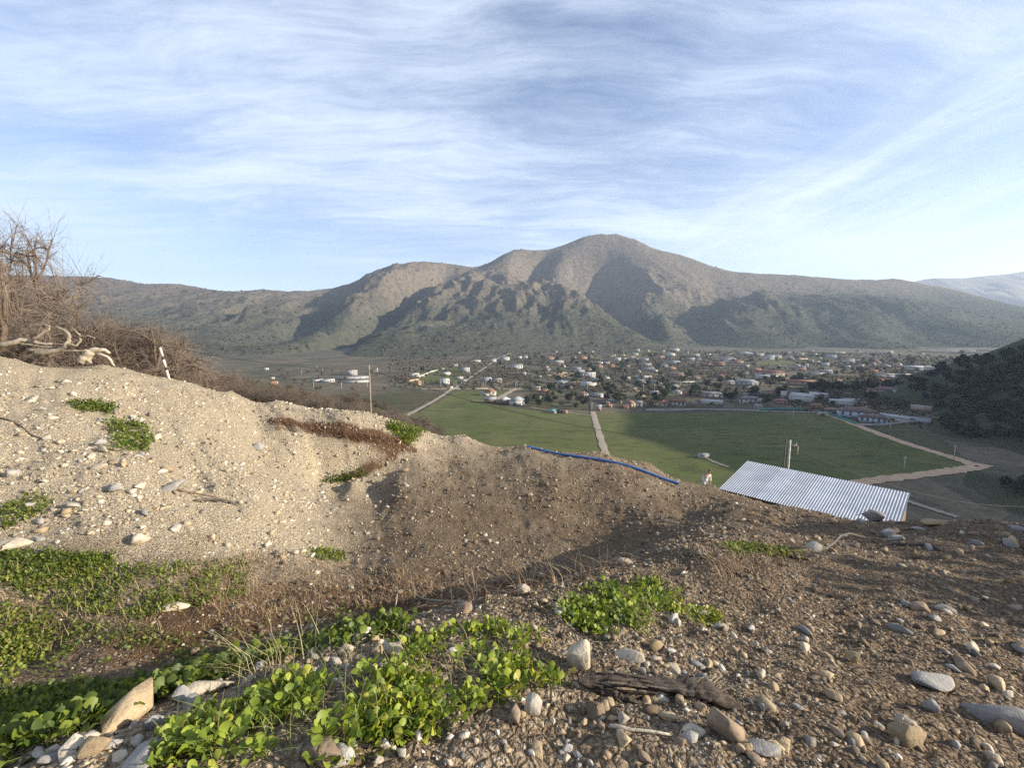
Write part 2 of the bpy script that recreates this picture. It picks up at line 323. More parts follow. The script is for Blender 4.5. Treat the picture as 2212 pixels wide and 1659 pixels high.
pm = N.math('MULTIPLY', pm, N.ramp(vE, [(0.0, .55), (.10, 1.0)]))
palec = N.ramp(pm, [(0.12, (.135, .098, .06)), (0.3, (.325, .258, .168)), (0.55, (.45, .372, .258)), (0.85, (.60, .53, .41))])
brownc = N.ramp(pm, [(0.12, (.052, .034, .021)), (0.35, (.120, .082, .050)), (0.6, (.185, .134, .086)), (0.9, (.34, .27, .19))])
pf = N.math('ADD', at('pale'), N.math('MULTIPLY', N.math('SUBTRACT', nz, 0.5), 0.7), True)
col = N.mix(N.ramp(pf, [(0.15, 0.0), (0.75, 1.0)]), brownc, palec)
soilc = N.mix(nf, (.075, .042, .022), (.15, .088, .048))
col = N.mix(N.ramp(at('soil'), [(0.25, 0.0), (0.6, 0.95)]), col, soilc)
nl = N.noise(c, 0.09, 5, 0.6).outputs[0]
farc = N.mix(N.ramp(nl, [(0.4, 0.0), (0.6, 1.0)]), (.085, .062, .040), (.052, .062, .026))
col = N.mix(at('far'), col, farc)
hgt = N.math('ADD', N.math('MULTIPLY', N.ramp(vE, [(0.0, 0.0), (.16, 1.0)]), 0.022), N.math('ADD', N.math('MULTIPLY', v2.outputs['Distance'], -0.030), N.math('ADD', N.math('MULTIPLY', nf, 0.028), N.math('MULTIPLY', v3.outputs['Distance'], -0.012))))
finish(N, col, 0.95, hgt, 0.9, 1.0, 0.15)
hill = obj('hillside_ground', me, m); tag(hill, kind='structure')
# ================================================================ valley floor and mountains
def valley_z(x, y): return -70.0 + 0.008 * np.maximum(0, np.hypot(x, y) - 450)
def vhit(dx, dy, lift=0.0):
    """point of the valley floor under a reading"""
    d = ray(dx, dy); lo = 70.0 / -d[2]
    for _ in range(30):
        p = d * lo; lo = (valley_z(p[0], p[1]) + lift) / d[2]
    p = d * lo; return np.array([p[0], p[1], float(valley_z(p[0], p[1]) + lift)])
vT = np.linspace(-75, 75, 240) * math.pi / 180; vR = np.geomspace(60, 4200, 120); a, b = np.meshgrid(vT, vR)
vx, vy = b * np.sin(a), b * np.cos(a)
vz = valley_z(vx, vy) + (fbm(vx * .01, vy * .01, 3, 31) - .5) * 0.5
me = mesh_np('valley_ground', np.stack([vx, vy, vz], -1).reshape(-1, 3), gridfaces(*vx.shape)[:, ::-1], True)
m, N = material('valley_soil'); c = N.n('ShaderNodeTexCoord').outputs['Object']
n1 = N.noise(c, 0.012, 6, 0.6).outputs[0]; n2 = N.noise(c, 0.15, 5, 0.65).outputs[0]
plot = N.n('ShaderNodeTexVoronoi', {'Vector': N.map(c, (1, 1.0, 0), (0, 0, 0.3)), 'Scale': 0.026}, distance='CHEBYCHEV').outputs['Color']
pr = N.n('ShaderNodeSeparateColor', {0: plot}).outputs[0]
col = N.ramp(N.math('ADD', N.math('MULTIPLY', pr, .6), N.math('MULTIPLY', n1, .4)), [(0.2, (.060, .060, .038)), (0.42, (.10, .092, .058)), (0.58, (.150, .120, .084)), (0.72, (.105, .086, .064)), (.9, (.080, .092, .044))])
col = N.mix(N.ramp(n2, [(.35, 0.6), (.62, 0.0)]), col, (.040, .038, .026))
finish(N, col, 0.95, n2, 0.5, 0.6, 0.1)
tag(obj('valley_ground', me, m), kind='structure')
def lines(*ls):
    out = []
    for l in ls:
        pts = [np.array(P(*q)) for q in l]
        for p0, p1 in zip(pts[:-1], pts[1:]):
            n = max(1, int(np.linalg.norm(p1 - p0) / 70))
            for k in range(n): out.append(p0 + (p1 - p0) * k / n)
        out.append(pts[-1])
    return out
def ridge(silh, y0s): return [(x, yy, y0s) for x, yy in silh]
SIL = [(-500,640,2300),(-250,618,2300),(0,612,2300),(100,608,2300),(200,599,2350),(240,600,2350),(330,616,2400),(390,612,2400),(460,628,2450),(520,634,2500),(560,626,2500),(620,632,2600),(690,634,2700),
 (760,609,2650),(820,581,2650),(880,576,2700),(950,567,2750),(1000,575,2800),(1045,577,2850),(1080,554,2900),(1110,537,2950),(1160,541,2950),(1200,540,2950),(1230,525,3000),(1260,514,3000),(1300,503,3050),(1330,503,3050),(1370,517,3000),(1420,540,2950),(1470,549,2900),(1520,570,2850),(1580,588,2800),(1650,592,2800),(1740,596,2800),(1800,603,2800),(1860,607,2800),(1930,599,2750),(1960,602,2700),(2020,618,2600),(2100,637,2500),(2212,672,2400),(2400,700,2200),(2700,720,2000)]
MP = lines(SIL,
 [(950,570,2740),(880,610,2300),(800,655,1900),(700,715,1500),(600,762,1150)],           # lit shoulder facing right
 [(820,584,2640),(700,650,2100),(590,705,1700)],
 [(1045,580,2840),(985,612,2450),(900,664,2050),(800,722,1500),(720,770,1100)],            # spur right of the first ravine
 [(1110,540,2940),(1090,590,2500),(1125,618,2250),(1000,690,1750),(880,755,1200)],         # central spur
 [(1125,618,2250),(1210,640,2050),(1290,665,1900),(1380,735,1500)],
 [(1225,530,2990),(1195,585,2650),(1200,615,2400),(1215,640,2060)],
 [(1320,506,3040),(1372,580,2650),(1410,620,2350),(1390,650,2100),(1450,720,1700)],        # main spur of the summit
 [(1470,552,2890),(1500,620,2400),(1560,660,2100)],
 [(1540,700,1800),(1585,662,2000),(1650,638,2050),(1720,648,2050),(1790,656,2050),(1830,652,2000),(1900,644,2000),(2000,655,1950),(2100,682,1850),(2212,722,1750)],  # wooded hill in front, right
 [(1650,640,2040),(1660,700,1750),(1690,740,1550)],[(1900,646,1990),(1890,700,1700),(1860,740,1520)],[(2000,657,1940),(2060,710,1680)],
 [(240,604,2340),(300,680,1800),(380,740,1350)],[(390,616,2390),(420,690,1800),(480,750,1250)])
def low(line, dep):
    return [np.array([p[0], p[1], p[2] - dep]) for p in lines(line)]
MP += low([(960,592,2650),(905,640,2350),(868,690,2050),(760,740,1500),(660,785,1050)], 90)    # ravines
MP += low([(1178,560,2880),(1150,604,2600),(1165,622,2420)], 85) + low([(1300,600,2700),(1283,640,2430),(1290,672,2150),(1380,720,1750)], 95)
MP += low([(760,640,2400),(640,700,1800),(560,745,1350)], 45) + low([(1700,615,2500),(1780,625,2450),(1900,622,2400),(2050,645,2300)], 30) + low([(1540,650,2350),(1520,700,1900),(1500,740,1600)], 50)
MP += low([(1770,690,1780),(1770,740,1540)], 40) + low([(1960,690,1780),(1960,735,1560)], 35)
for dx, dy in [(-600,800),(-300,800),(0,800),(200,800),(400,798),(560,798),(700,796),(850,788),(1000,772),(1150,762),(1300,757),(1450,756),(1600,756),(1750,757),(1900,757),(2050,757),(2212,757),(2500,757),(2800,760)]:
    p = vhit(dx, dy); d = p[:2] / np.linalg.norm(p[:2])
    MP.append(np.array([p[0], p[1], p[2] - 3])); MP.append(np.array([p[0] - d[0] * 150, p[1] - d[1] * 150, p[2] - 12])); MP.append(np.array([p[0] - d[0] * 450, p[1] - d[1] * 450, p[2] - 30]))
for x, y, yy in SIL[::3]:
    p = P(x, y, yy); d = p[:2] / np.linalg.norm(p[:2])
    for k in (500, 1500): MP.append(np.array([p[0] + d[0] * k, p[1] + d[1] * k, p[2] - 0.35 * k]))
MP = np.array(MP); _mr = RBF(MP[:, :2] / 1000, MP[:, 2], 1.0, 0.02)
mT = np.arange(-66, 66, 0.16) * math.pi / 180; mR = np.concatenate([np.linspace(560, 3300, 215), np.linspace(3330, 5200, 24)]); a, b = np.meshgrid(mT, mR)
mx, my = b * np.sin(a), b * np.cos(a)
mz = _mr(np.stack([mx.ravel(), my.ravel()], 1) / 1000).reshape(mx.shape)
base = np.clip((mz + 62) / 160, 0, 1)
wx, wy = mx + 90 * (fbm(mx * .004, my * .004, 3, 51) - .5), my + 90 * (fbm(mx * .004, my * .004, 3, 52) - .5)
rg = fbm(wx * .0030, wy * .0030, 4, 41, .45, ridged=True); gul = fbm(wx * .0075, wy * .0030, 5, 47, .5, ridged=True)
mz = mz + base * ((rg - .62) * 95 + (gul - .6) * 95 + (fbm(wx * .018, wy * .018, 4, 43) - .5) * 14) * np.clip((2950 - b) / 700, 0.12, 1)
def mount_z(x, y):
    r = np.hypot(x, y); t = np.arctan2(x, y)
    j = np.clip(((t - mT[0]) / (mT[1] - mT[0])).astype(int), 0, len(mT) - 1); i = np.clip(np.searchsorted(mR, r), 0, len(mR) - 1); return mz[i, j]
me = mesh_np('mountain', np.stack([mx, my, mz], -1).reshape(-1, 3), gridfaces(*mx.shape)[:, ::-1], True)
WOODED = np.clip((mx - 0.55 * my + 60) / 300, 0, 1) * np.clip((260 - mz) / 120, 0, 1)
attr(me, 'wooded', WOODED.ravel()); attr(me, 'high', np.clip((mz - 40) / 260, 0, 1).ravel())
m, N = material('mountain_scrub'); c = N.n('ShaderNodeTexCoord').outputs['Object']
n1 = N.noise(c, 0.006, 6, 0.6).outputs[0]; n2 = N.noise(c, 0.045, 6, 0.7).outputs[0]; n3 = N.noise(c, 0.0018, 3).outputs[0]
def at(name): return N.n('ShaderNodeAttribute', attribute_name=name).outputs['Fac']
bare = N.mix(n2, (.095, .076, .057), (.165, .136, .105)); green = N.mix(n2, (.042, .044, .030), (.092, .088, .062))
k = N.math('ADD', N.math('MULTIPLY', at('high'), 0.55), N.math('MULTIPLY', n1, 0.55))
col = N.mix(N.ramp(k, [(.30, 0.0), (.62, 1.0)]), green, bare)
col = N.mix(N.math('MULTIPLY', at('wooded'), .9), col, N.mix(n2, (.022, .030, .019), (.055, .064, .038)))
col = N.mix(N.ramp(n2, [(.30, .75), (.52, 0.0)]), col, (.030, .036, .020))
finish(N, col, 0.95, n2, 0.8, 14.0, 0.05)
tag(obj('mountain', me, m), kind='structure')
# distant range in the haze at the right
DR = np.array([P(x_, y_, 5200.0) for x_, y_ in [(1500, 690), (1700, 655), (1900, 632), (1985, 604), (2010, 596), (2060, 598), (2110, 594), (2160, 588), (2212, 580), (2300, 570), (2500, 560), (2800, 590)]])
tq = np.linspace(0, 11, 160); rx, rz_ = np.interp(tq, np.arange(12), DR[:, 0]), np.interp(tq, np.arange(12), DR[:, 2]); st_ = np.linspace(-1, 1, 22)
fx, fy = np.meshgrid(rx, 5200 + st_ * 1500); fz = rz_[None] * (1 - np.abs(st_)[:, None]) - 60 * np.abs(st_)[:, None] + (fbm(fx * .0016, fy * .0016, 4, 71, ridged=True) - .6) * 260 * np.clip(np.abs(st_)[:, None] * 3, 0.05, 1)
me = mesh_np('distant_mountain', np.stack([fx, fy, fz], -1).reshape(-1, 3), gridfaces(*fx.shape), True)
tag(obj('distant_mountain', me, simple('distant_slopes', (.12, .11, .09), 1.0, .2, .002)), kind='structure')
# wooded hillside that closes the valley on the right
RH = np.array([(p[0], p[1], p[2]) for p in [vhit(2000, 885), vhit(1990, 930), vhit(2040, 980), vhit(2110, 1012), vhit(2090, 1060), vhit(2040,1100)]] + [tuple(P(2060, 815, 400)), tuple(P(2110, 790, 380)), tuple(P(2212, 758, 360)), tuple(P(2212, 860, 300)), tuple(P(2212, 960, 255)), tuple(P(2212, 1050, 215)), tuple(P(2120,900,335)),
 (330,150,-25),(300,80,-42),(420,100,32),(520,200,80),(560,300,86),(620,420,50),(520,420,-8),(600,560,-40),(700,0,60),(470,0,20),(420,520,-78),(330,470,-80),(250,420,-84),(150,300,-88),(100,200,-90),(150,100,-86),(200,40,-80),(260,-30,-60),(700,600,-30),(650,750,-85),(500,650,-85)])
_rr = RBF(RH[:, :2] / 100, RH[:, 2], 1.0)
hx, hy = np.meshgrid(np.linspace(90, 720, 190), np.linspace(-60, 760, 230)); hz = _rr(np.stack([hx.ravel(), hy.ravel()], 1) / 100).reshape(hx.shape)
hz = hz + np.clip((hz + 75) / 20, 0, 1) * ((fbm(hx * .02, hy * .02, 4, 81) - .5) * 9)
def rhill_z(x, y):
    i = int(np.clip((y + 60) / 820 * 229, 0, 229)); j = int(np.clip((x - 90) / 630 * 189, 0, 189)); return float(hz[i, j])
me = mesh_np('wooded_hill', np.stack([hx, hy, hz], -1).reshape(-1, 3), gridfaces(*hx.shape), True)
m, N = material('hill_undergrowth'); c = N.n('ShaderNodeTexCoord').outputs['Object']; n1 = N.noise(c, .05, 6, .65).outputs[0]; n2 = N.noise(c, .4, 4, .6).outputs[0]
finish(N, N.mix(n2, N.ramp(n1, [(.35, (.028, .036, .018)), (.6, (.060, .062, .032)), (.75, (.10, .08, .05))]), (.03, .035, .02)), .95, n2, .8, 1.0, .1)
tag(obj('wooded_hill', me, m), kind='structure')
# ================================================================ stones
def stone_template(sub, cuts, seed):
    bm = bmesh.new(); bmesh.ops.create_icosphere(bm, subdivisions=sub, radius=1.0)
    v = np.array([q.co[:] for q in bm.verts]); f = np.array([[q.index for q in t.verts] for t in bm.faces]); bm.free()
    g = np.random.default_rng(seed); v = v * (1 + 0.16 * g.standard_normal((len(v), 1)) * (0.22 if sub > 1 else 1))
    for _ in range(cuts):
        n = g.standard_normal(3); n /= np.linalg.norm(n); d = g.uniform(0.22, 0.60)
        v = v - np.maximum(0, v @ n - d)[:, None] * n
    v *= np.array([1, g.uniform(.65, .95), g.uniform(.5, .8)]); return v, f
def hull_stone(seed, n, bev=0.0):
    q = np.random.default_rng(seed); p = q.standard_normal((n, 3)); p /= np.linalg.norm(p, axis=1)[:, None]; p *= q.uniform(.72, 1.05, (n, 1)) * np.array([1.05, q.uniform(.7, 1.0), q.uniform(.65, .95)])
    bm = bmesh.new(); vs = [bm.verts.new(c) for c in p]; r = bmesh.ops.convex_hull(bm, input=vs); bmesh.ops.delete(bm, geom=[v for v in bm.verts if not v.link_faces], context='VERTS')
    if bev: bmesh.ops.bevel(bm, geom=bm.edges[:], offset=bev, segments=1, affect='EDGES')
    bmesh.ops.triangulate(bm, faces=bm.faces[:]); bm.verts.index_update(); v = np.array([c.co[:] for c in bm.verts]); f = np.array([[c.index for c in t.verts] for t in bm.faces]); bm.free(); return v, f
def rotmats(n, g):
    qd = g.standard_normal((n, 4)); qd /= np.linalg.norm(qd, axis=1)[:, None]; w, x, y, z = qd.T
    return np.stack([1-2*(y*y+z*z), 2*(x*y-z*w), 2*(x*z+y*w), 2*(x*y+z*w), 1-2*(x*x+z*z), 2*(y*z-x*w), 2*(x*z-y*w), 2*(y*z+x*w), 1-2*(x*x+y*y)], 1).reshape(n, 3, 3)
def stone_cols(pale, g):
    n = len(pale); isp = g.random(n) < 0.13 + 0.78 * pale
    a = np.array([[.50, .43, .33], [.58, .53, .45], [.42, .34, .24], [.30, .26, .22], [.46, .37, .25], [.36, .29, .20]]); b = np.array([[.20, .150, .098], [.27, .21, .14], [.15, .12, .09], [.23, .205, .175], [.32, .25, .155], [.17, .155, .14]])
    c = np.where(isp[:, None], a[g.integers(0, len(a), n)], b[g.integers(0, len(b), n)])
    return c * g.uniform(.75, 1.15, (n, 1))
def stone_mass(pos, size, cols, templ, g):
    n = len(pos); vs, fs, cs = [], [], []; pick = g.integers(0, len(templ), n); off = 0
    for k, (tv, tf) in enumerate(templ):
        ix = np.nonzero(pick == k)[0]
        if not len(ix): continue
        M = rotmats(len(ix), g); sc = size[ix][:, None] * g.uniform(.75, 1.25, (len(ix), 3))
        v = np.einsum('nij,nvj->nvi', M, tv[None] * sc[:, None, :]); v[..., 2] *= 0.8; v += pos[ix][:, None, :]
        f = tf[None] + (np.arange(len(ix)) * len(tv))[:, None, None] + off
        vs.append(v.reshape(-1, 3)); fs.append(f.reshape(-1, 3)); cs.append(np.repeat(cols[ix], len(tv), 0)); off += len(ix) * len(tv)
    return np.concatenate(vs), np.concatenate(fs), np.concatenate(cs)
m, N = material('loose_stone'); vc = N.n('ShaderNodeVertexColor', layer_name='Col').outputs[0]; c = N.n('ShaderNodeNewGeometry').outputs['Position']
nz = N.noise(c, 60, 4, .65).outputs[0]
finish(N, N.mix(1.0, vc, N.ramp(nz, [(.3, .62), (.7, 1.12)]), 'MULTIPLY'), .92, nz, .5, .01, .2); M_STONE = m
g = np.random.default_rng(3); SMALL = [stone_template(1, 0, 100 + k) for k in range(0)]
def ico(seed):
    bm = bmesh.new(); bmesh.ops.create_icosphere(bm, subdivisions=1, radius=1.0)
    v = np.array([q.co[:] for q in bm.verts]); f = np.array([[q.index for q in t.verts] for t in bm.faces]); bm.free()
    gg = np.random.default_rng(seed); v *= 1 + .22 * gg.standard_normal((len(v), 1)); return v * np.array([1, gg.uniform(.6, .9), gg.uniform(.45, .75)]), f
SMALL = [hull_stone(560 + k, 10) for k in range(8)]
def scatter(n, r0, r1, keep=None, tmax=57):
    r = r0 * (r1 / r0) ** g.random(n); t = np.radians(g.uniform(-tmax, tmax, n)); x, y = r * np.sin(t), r * np.cos(t)
    return np.stack([x, y, ground_z(x, y)], 1), r
pos, r = scatter(40000, 0.9, 22)
pa = pale_at(pos[:, 0], pos[:, 1])
size = np.clip(np.exp(g.normal(0, .5, len(r))) * 0.0085 * (r / 2.2) ** 0.62, .003, .085); kp = (fbm(pos[:, 0] * 1.1, pos[:, 1] * 1.1, 3, 33) + .25 * g.random(len(r)) > .52) | (g.random(len(r)) < .25); pos, r, pa, size = pos[kp], r[kp], pa[kp], size[kp]; pos[:, 2] += size * g.uniform(-.35, .2, len(r))
v, f, cc = stone_mass(pos, size, stone_cols(pa, g), SMALL, g)
me = mesh_np('gravel', v, f, False, cc); tag(obj('gravel', me, M_STONE), 'loose pale and brown gravel strewn over the near hillside', 'gravel', kind='stuff')
# denser rubble: pale on the left bank, brown and angular on the right-hand slope
ANG = [hull_stone(540 + k, 9) for k in range(3)]
for k in range(6):
    ANG.append(hull_stone(500 + k, 10))
def rubble(n, cond, s0, s1, label, pal_, r0, r1):
    rr_ = np.sqrt(g.uniform(r0 ** 2, r1 ** 2, n)); tt_ = np.radians(g.uniform(-57, 57, n)); x, y = rr_ * np.sin(tt_), rr_ * np.cos(tt_); pl_ = pale_at(x, y); ok = cond(x, y, pl_) & (fbm(x * .9, y * .9, 3, 35) + .3 * g.random(n) > .50); x, y, pl_, rr_ = x[ok], y[ok], pl_[ok], rr_[ok]
    sz_ = np.clip(np.exp(g.normal(0, .55, len(x))) * s0, s0 * .4, s1); ps_ = np.stack([x, y, ground_z(x, y) + sz_ * g.uniform(-.3, .25, len(x))], 1); cl = np.array(pal_)[g.integers(0, len(pal_), len(x))] * g.uniform(.7, 1.2, (len(x), 1))
    v, f, cc = stone_mass(ps_, sz_, cl, ANG, g); tag(obj('gravel', mesh_np('gravel', v, f, False, cc), M_STONE), label, 'gravel', kind='stuff')
rubble(30000, lambda x, y, p: (p > .55), .032, .11, 'pale rubble covering the left gravel bank', [(.46, .39, .29), (.54, .48, .39), (.36, .29, .20), (.26, .22, .18), (.40, .32, .21), (.30, .235, .16)], 5, 19)
rubble(17000, lambda x, y, p: (p < .4) & (x > -4), .030, .09, 'brown rubble on the pit floor and terrace', [(.17, .125, .082), (.24, .18, .115), (.13, .10, .075), (.28, .235, .18), (.20, .145, .09)], 5, 18)
rubble(15000, lambda x, y, p: (x > -.3 + .12 * y), .013, .045, 'brown angular rubble on the right-hand slope', [(.17, .12, .078), (.25, .185, .115), (.13, .10, .075), (.21, .185, .155), (.31, .24, .15), (.10, .075, .055)], 1.0, 6.5)
# the larger stones one by one
def rock_mat(name, a, b, dark=(.10, .08, .06)):
    m, N = material(name); c = N.n('ShaderNodeTexCoord').outputs['Object']; gc = N.n('ShaderNodeNewGeometry').outputs['Position']
    n1 = N.noise(gc, 9, 6, .65).outputs[0]; n2 = N.noise(gc, 55, 4, .7).outputs[0]; vor = N.n('ShaderNodeTexVoronoi', {'Vector': gc, 'Scale': 26.0}, feature='DISTANCE_TO_EDGE').outputs[0]
    col = N.mix(N.ramp(n1, [(.35, 0.0), (.65, 1.0)]), a, b); col = N.mix(N.ramp(n2, [(.25, .55), (.5, 0.0)]), col, dark)
    rnd = N.n('ShaderNodeObjectInfo').outputs['Random']; col = N.mix(1.0, col, N.ramp(rnd, [(0, .72), (1, 1.12)]), 'MULTIPLY')
    finish(N, col, .9, N.math('ADD', N.math('MULTIPLY', n1, .6), N.math('ADD', N.math('MULTIPLY', n2, .4), N.math('MULTIPLY', N.ramp(vor, [(0, 0.0), (.08, 1.0)]), .06))), .65, .02, .2); return m
M_PALE = rock_mat('pale_limestone', (.50, .44, .35), (.37, .30, .21)); M_WHITE = rock_mat('white_quartz', (.47, .44, .39), (.33, .285, .225), (.16, .14, .12))
M_TAN = rock_mat('tan_rock', (.40, .31, .19), (.28, .205, .125)); M_BROWN = rock_mat('brown_rock', (.20, .145, .10), (.30, .22, .15), (.07, .05, .04)); M_GREY = rock_mat('grey_rock', (.24, .225, .21), (.33, .31, .28), (.09, .085, .08))
ROCKS = []
for k in range(12):
    ROCKS.append(mesh_np('rock', *hull_stone(300 + k, 15, .05), False))
RMESH = {}
def rock(p, s, mat, label, group=None, rz=None, squash=(1, 1, 1), variant=None, sink=.42):
    k = random.randrange(len(ROCKS)) if variant is None else variant; key = (k, mat.name)
    if key not in RMESH: mm = ROCKS[k].copy(); mm.name = 'rock'; mm.materials.append(mat); RMESH[key] = mm
    o = bpy.data.objects.new('rock', RMESH[key]); COL.objects.link(o)
    o.scale = tuple(s * q * random.uniform(.9, 1.1) for q in squash); o.rotation_euler = (random.uniform(-.35, .35), random.uniform(-.35, .35), random.uniform(0, 6.28) if rz is None else rz)
    o.location = (p[0], p[1], p[2] + s * squash[2] * (.62 - sink)); tag(o, label, 'rock', group); return o
def rpx(dx, dy, wpx, mat, label, **kw):
    p = hit(dx, dy); s = wpx / DS / F * math.hypot(p[0], p[1], p[2]) * .55; return rock(p, s, mat, label, **kw)
for a in [
 (785,1385,50,M_WHITE,'largest white rock on the mound crest, above the round-leaved weeds',dict(squash=(.8,1,1.0))),
 (822,1398,30,M_PALE,'small pale rock wedged beside the largest white crest rock',{}),
 (852,1412,52,M_PALE,'tan-streaked pale rock to the right of the white crest rock',dict(squash=(1.1,.8,.75))),
 (815,1412,34,M_TAN,'squat tan stone below the white crest rock',{}),
 (1255,1440,62,M_PALE,'blocky cream rock standing just above the dark log',dict(squash=(.9,.9,1.05),sink=.1)),
 (1362,1425,56,M_PALE,'wide cream rock right of the blocky one above the log',dict(squash=(1.2,.8,.7))),
 (1152,1545,46,M_WHITE,'bright white upright rock left of the log end',dict(squash=(.8,.8,1.25),sink=.05)),
 (1112,1550,36,M_BROWN,'reddish brown stone leaning on the bright white upright rock',{}),
 (290,1552,74,M_TAN,'big yellowish boulder on the crest at lower left',dict(squash=(1.1,.8,.85),sink=.1)),
 (335,1575,40,M_GREY,'grey shard of rock leaning against the yellowish boulder',dict(squash=(.6,.6,1.2))),
 (440,1495,60,M_PALE,'long pale rock lying along the crest above the weeds',dict(squash=(1.5,.6,.55),rz=.5)),
 (392,1512,34,M_GREY,'small grey stone between the long pale rock and boulder',{}),
 (310,1652,60,M_GREY,'broad grey white rock at the bottom edge by the weeds',dict(squash=(1.2,.9,.7))),
 (158,1625,38,M_PALE,'cream rock in the row of stones at bottom left corner',{}),
 (205,1622,40,M_TAN,'yellowish rock beside the cream one in bottom left corner',{}),
 (692,1640,70,M_BROWN,'pinkish brown rock at the bottom edge below the weeds',dict(squash=(1,.8,.9))),
 (738,1645,44,M_WHITE,'white rock touching the pinkish brown one at bottom edge',{}),
 (1207,1325,30,M_WHITE,'flat white stone between the two weed patches',dict(squash=(1.2,.9,.6))),
 (1003,1325,38,M_BROWN,'pointed brown rock on the crest behind the weeds',{}),
 (727,1478,24,M_WHITE,'small white stone in the middle of the round-leaved weeds',{}),
 (722,1435,26,M_WHITE,'white stone at the upper edge of the weeds',{}),
 (977,1412,22,M_WHITE,'little white stone among the weeds left of the log',{}),
 (1560,1590,80,M_BROWN,'large brown rock below the right end of the log',dict(squash=(.8,.9,1))),
 (1500,1590,44,M_PALE,'pale rounded rock left of the large brown rock',{}),
 (1345,1560,26,M_WHITE,'round white pebble under the dark log',{}),
 (1290,1545,60,M_BROWN,'rough brown rock jammed under the left of the log',dict(squash=(.8,.9,.9))),
 (1130,1280,40,M_PALE,'pale stone at the top of the crest by dry stems',{}),
 (1350,1220,34,M_PALE,'pale stone above the upper weed patch by the pit',{}),
 (1760,1190,26,M_WHITE,'white stone in the dark gravel above the slope',{}),
 (1885,1127,34,M_GREY,'dark boulder on the terrace edge against the metal roof',dict(squash=(1.0,.8,.9),sink=.0)),
 (2010,1136,34,M_TAN,'flat tan rock on the terrace edge right of the roof',dict(squash=(1.4,.8,.5))),
 (1640,1620,58,M_GREY,'grey slab rock on the slope at the bottom edge',dict(squash=(1.2,.8,.5))),
 (2150,1560,66,M_GREY,'large grey block lying on the slope at far right',dict(squash=(1.3,.8,.7))),
 (2010,1480,60,M_GREY,'flat grey slab on the right-hand rubble slope',dict(squash=(1.4,.9,.35))),
 (1960,1600,48,M_TAN,'tan angular rock on the right-hand slope near bottom',{}),
 (1840,1430,40,M_TAN,'yellowish split stone standing on the rubble slope',dict(squash=(.5,.8,1.1))),
 (370,1060,40,M_GREY,'grey rock in the middle of the pale gravel slope',dict(squash=(1.4,.8,.6))),
 (555,970,30,M_GREY,'largest dark stone in the pale cut bank',{}),
 (40,1180,34,M_PALE,'cream rock at the foot of the pale slope at left',dict(squash=(1.3,.8,.6))),
 (385,1315,34,M_PALE,'pale stone lying in the weed strip',dict(squash=(1.6,.7,.5))),
]: rpx(*a[:5], **a[5])
def where_word(x, y):
    if y > 1250:
        if x > 2050: return 'near the right edge' + (' low down' if y > 1500 else '')
        if y > 1590: return 'at the bottom edge'
        if 1560 < x < 1800: return 'just right of the log' if y > 1420 else 'above right of the log'
        if 1800 <= x: return 'midway along the slope' if y < 1450 else 'on its lower half'
        if 1200 < x <= 1560: return 'above the log' if y < 1470 else 'below the log'
        if x < 330: return 'by the yellowish boulder'
        return 'by the weeds'
    if x < 600: return 'high on it' if y < 950 else ('low on it' if y > 1090 else 'halfway up')
    if x > 2000: return 'at the right edge'
    return ''
def rock_zone(n, poly, px, mats, label, group):
    poly = np.array(poly, float); k = 0
    while k < n:
        x, y = g.uniform(poly[:, 0].min(), poly[:, 0].max()), g.uniform(poly[:, 1].min(), poly[:, 1].max())
        ins = False; j = len(poly) - 1
        for i in range(len(poly)):
            if (poly[i][1] > y) != (poly[j][1] > y) and x < (poly[j][0] - poly[i][0]) * (y - poly[i][1]) / (poly[j][1] - poly[i][1]) + poly[i][0]: ins = not ins
            j = i
        if not ins: continue
        p = hit(x, y)
        if p is None: k += 1; continue
        s = g.uniform(*px) * g.uniform(.6, 1.15) / DS / F * float(np.linalg.norm(p)) * .5
        mt_ = random.choice(mats); cw = {'pale_limestone': 'cream', 'white_quartz': 'white', 'tan_rock': 'tan', 'brown_rock': 'brown', 'grey_rock': 'grey'}[mt_.name]
        rel = s * DS * F / float(np.linalg.norm(p)) / .5; zw = 'larger' if rel > px[0] * .45 + px[1] * .5 else ('smaller' if rel < px[0] * .85 else 'medium')
        wh = where_word(x, y)
        rock(p, s, mt_, f'{zw} {cw} {label}' + (', ' + wh if wh else ''), group, squash=(random.uniform(.9, 1.3), random.uniform(.75, 1), random.uniform(.65, 1.0))); k += 1
rock_zone(95, [(1250,1560),(1500,1400),(1750,1300),(2212,1290),(2212,1659),(1100,1659)], (13, 36), [M_BROWN, M_TAN, M_GREY, M_TAN, M_BROWN, M_PALE], 'stone on the brown rubble slope', 'loose stones on the rubble slope')
rock_zone(42, [(1270,1450),(1500,1300),(1640,1350),(1700,1480),(1540,1560),(1300,1560)], (16, 34), [M_PALE, M_WHITE, M_TAN], 'stone in the rubble around the log', 'pale stones around the log')
rock_zone(34, [(0,1659),(240,1560),(480,1470),(800,1370),(900,1400),(500,1520),(300,1640),(200,1659)], (16, 36), [M_PALE, M_WHITE, M_TAN, M_GREY], 'stone in the row along the mound crest', 'stones along the mound crest')
rock_zone(26, [(760,1600),(1250,1530),(1300,1659),(760,1659)], (12, 26), [M_PALE, M_WHITE, M_TAN], 'stone on the bare gravel below the weeds', 'small stones below the weeds')
rock_zone(46, [(0,830),(400,880),(560,1080),(480,1180),(0,1180)], (12, 30), [M_PALE, M_WHITE, M_PALE, M_TAN, M_GREY], 'stone half sunk in the pale gravel slope', 'stones on the pale gravel slope')
rock_zone(26, [(690,1080),(760,1030),(900,1010),(860,1120),(760,1180)], (8, 15), [M_WHITE, M_PALE, M_GREY, M_TAN], 'stone in the spill below the cut bank', 'stones at the foot of the cut')
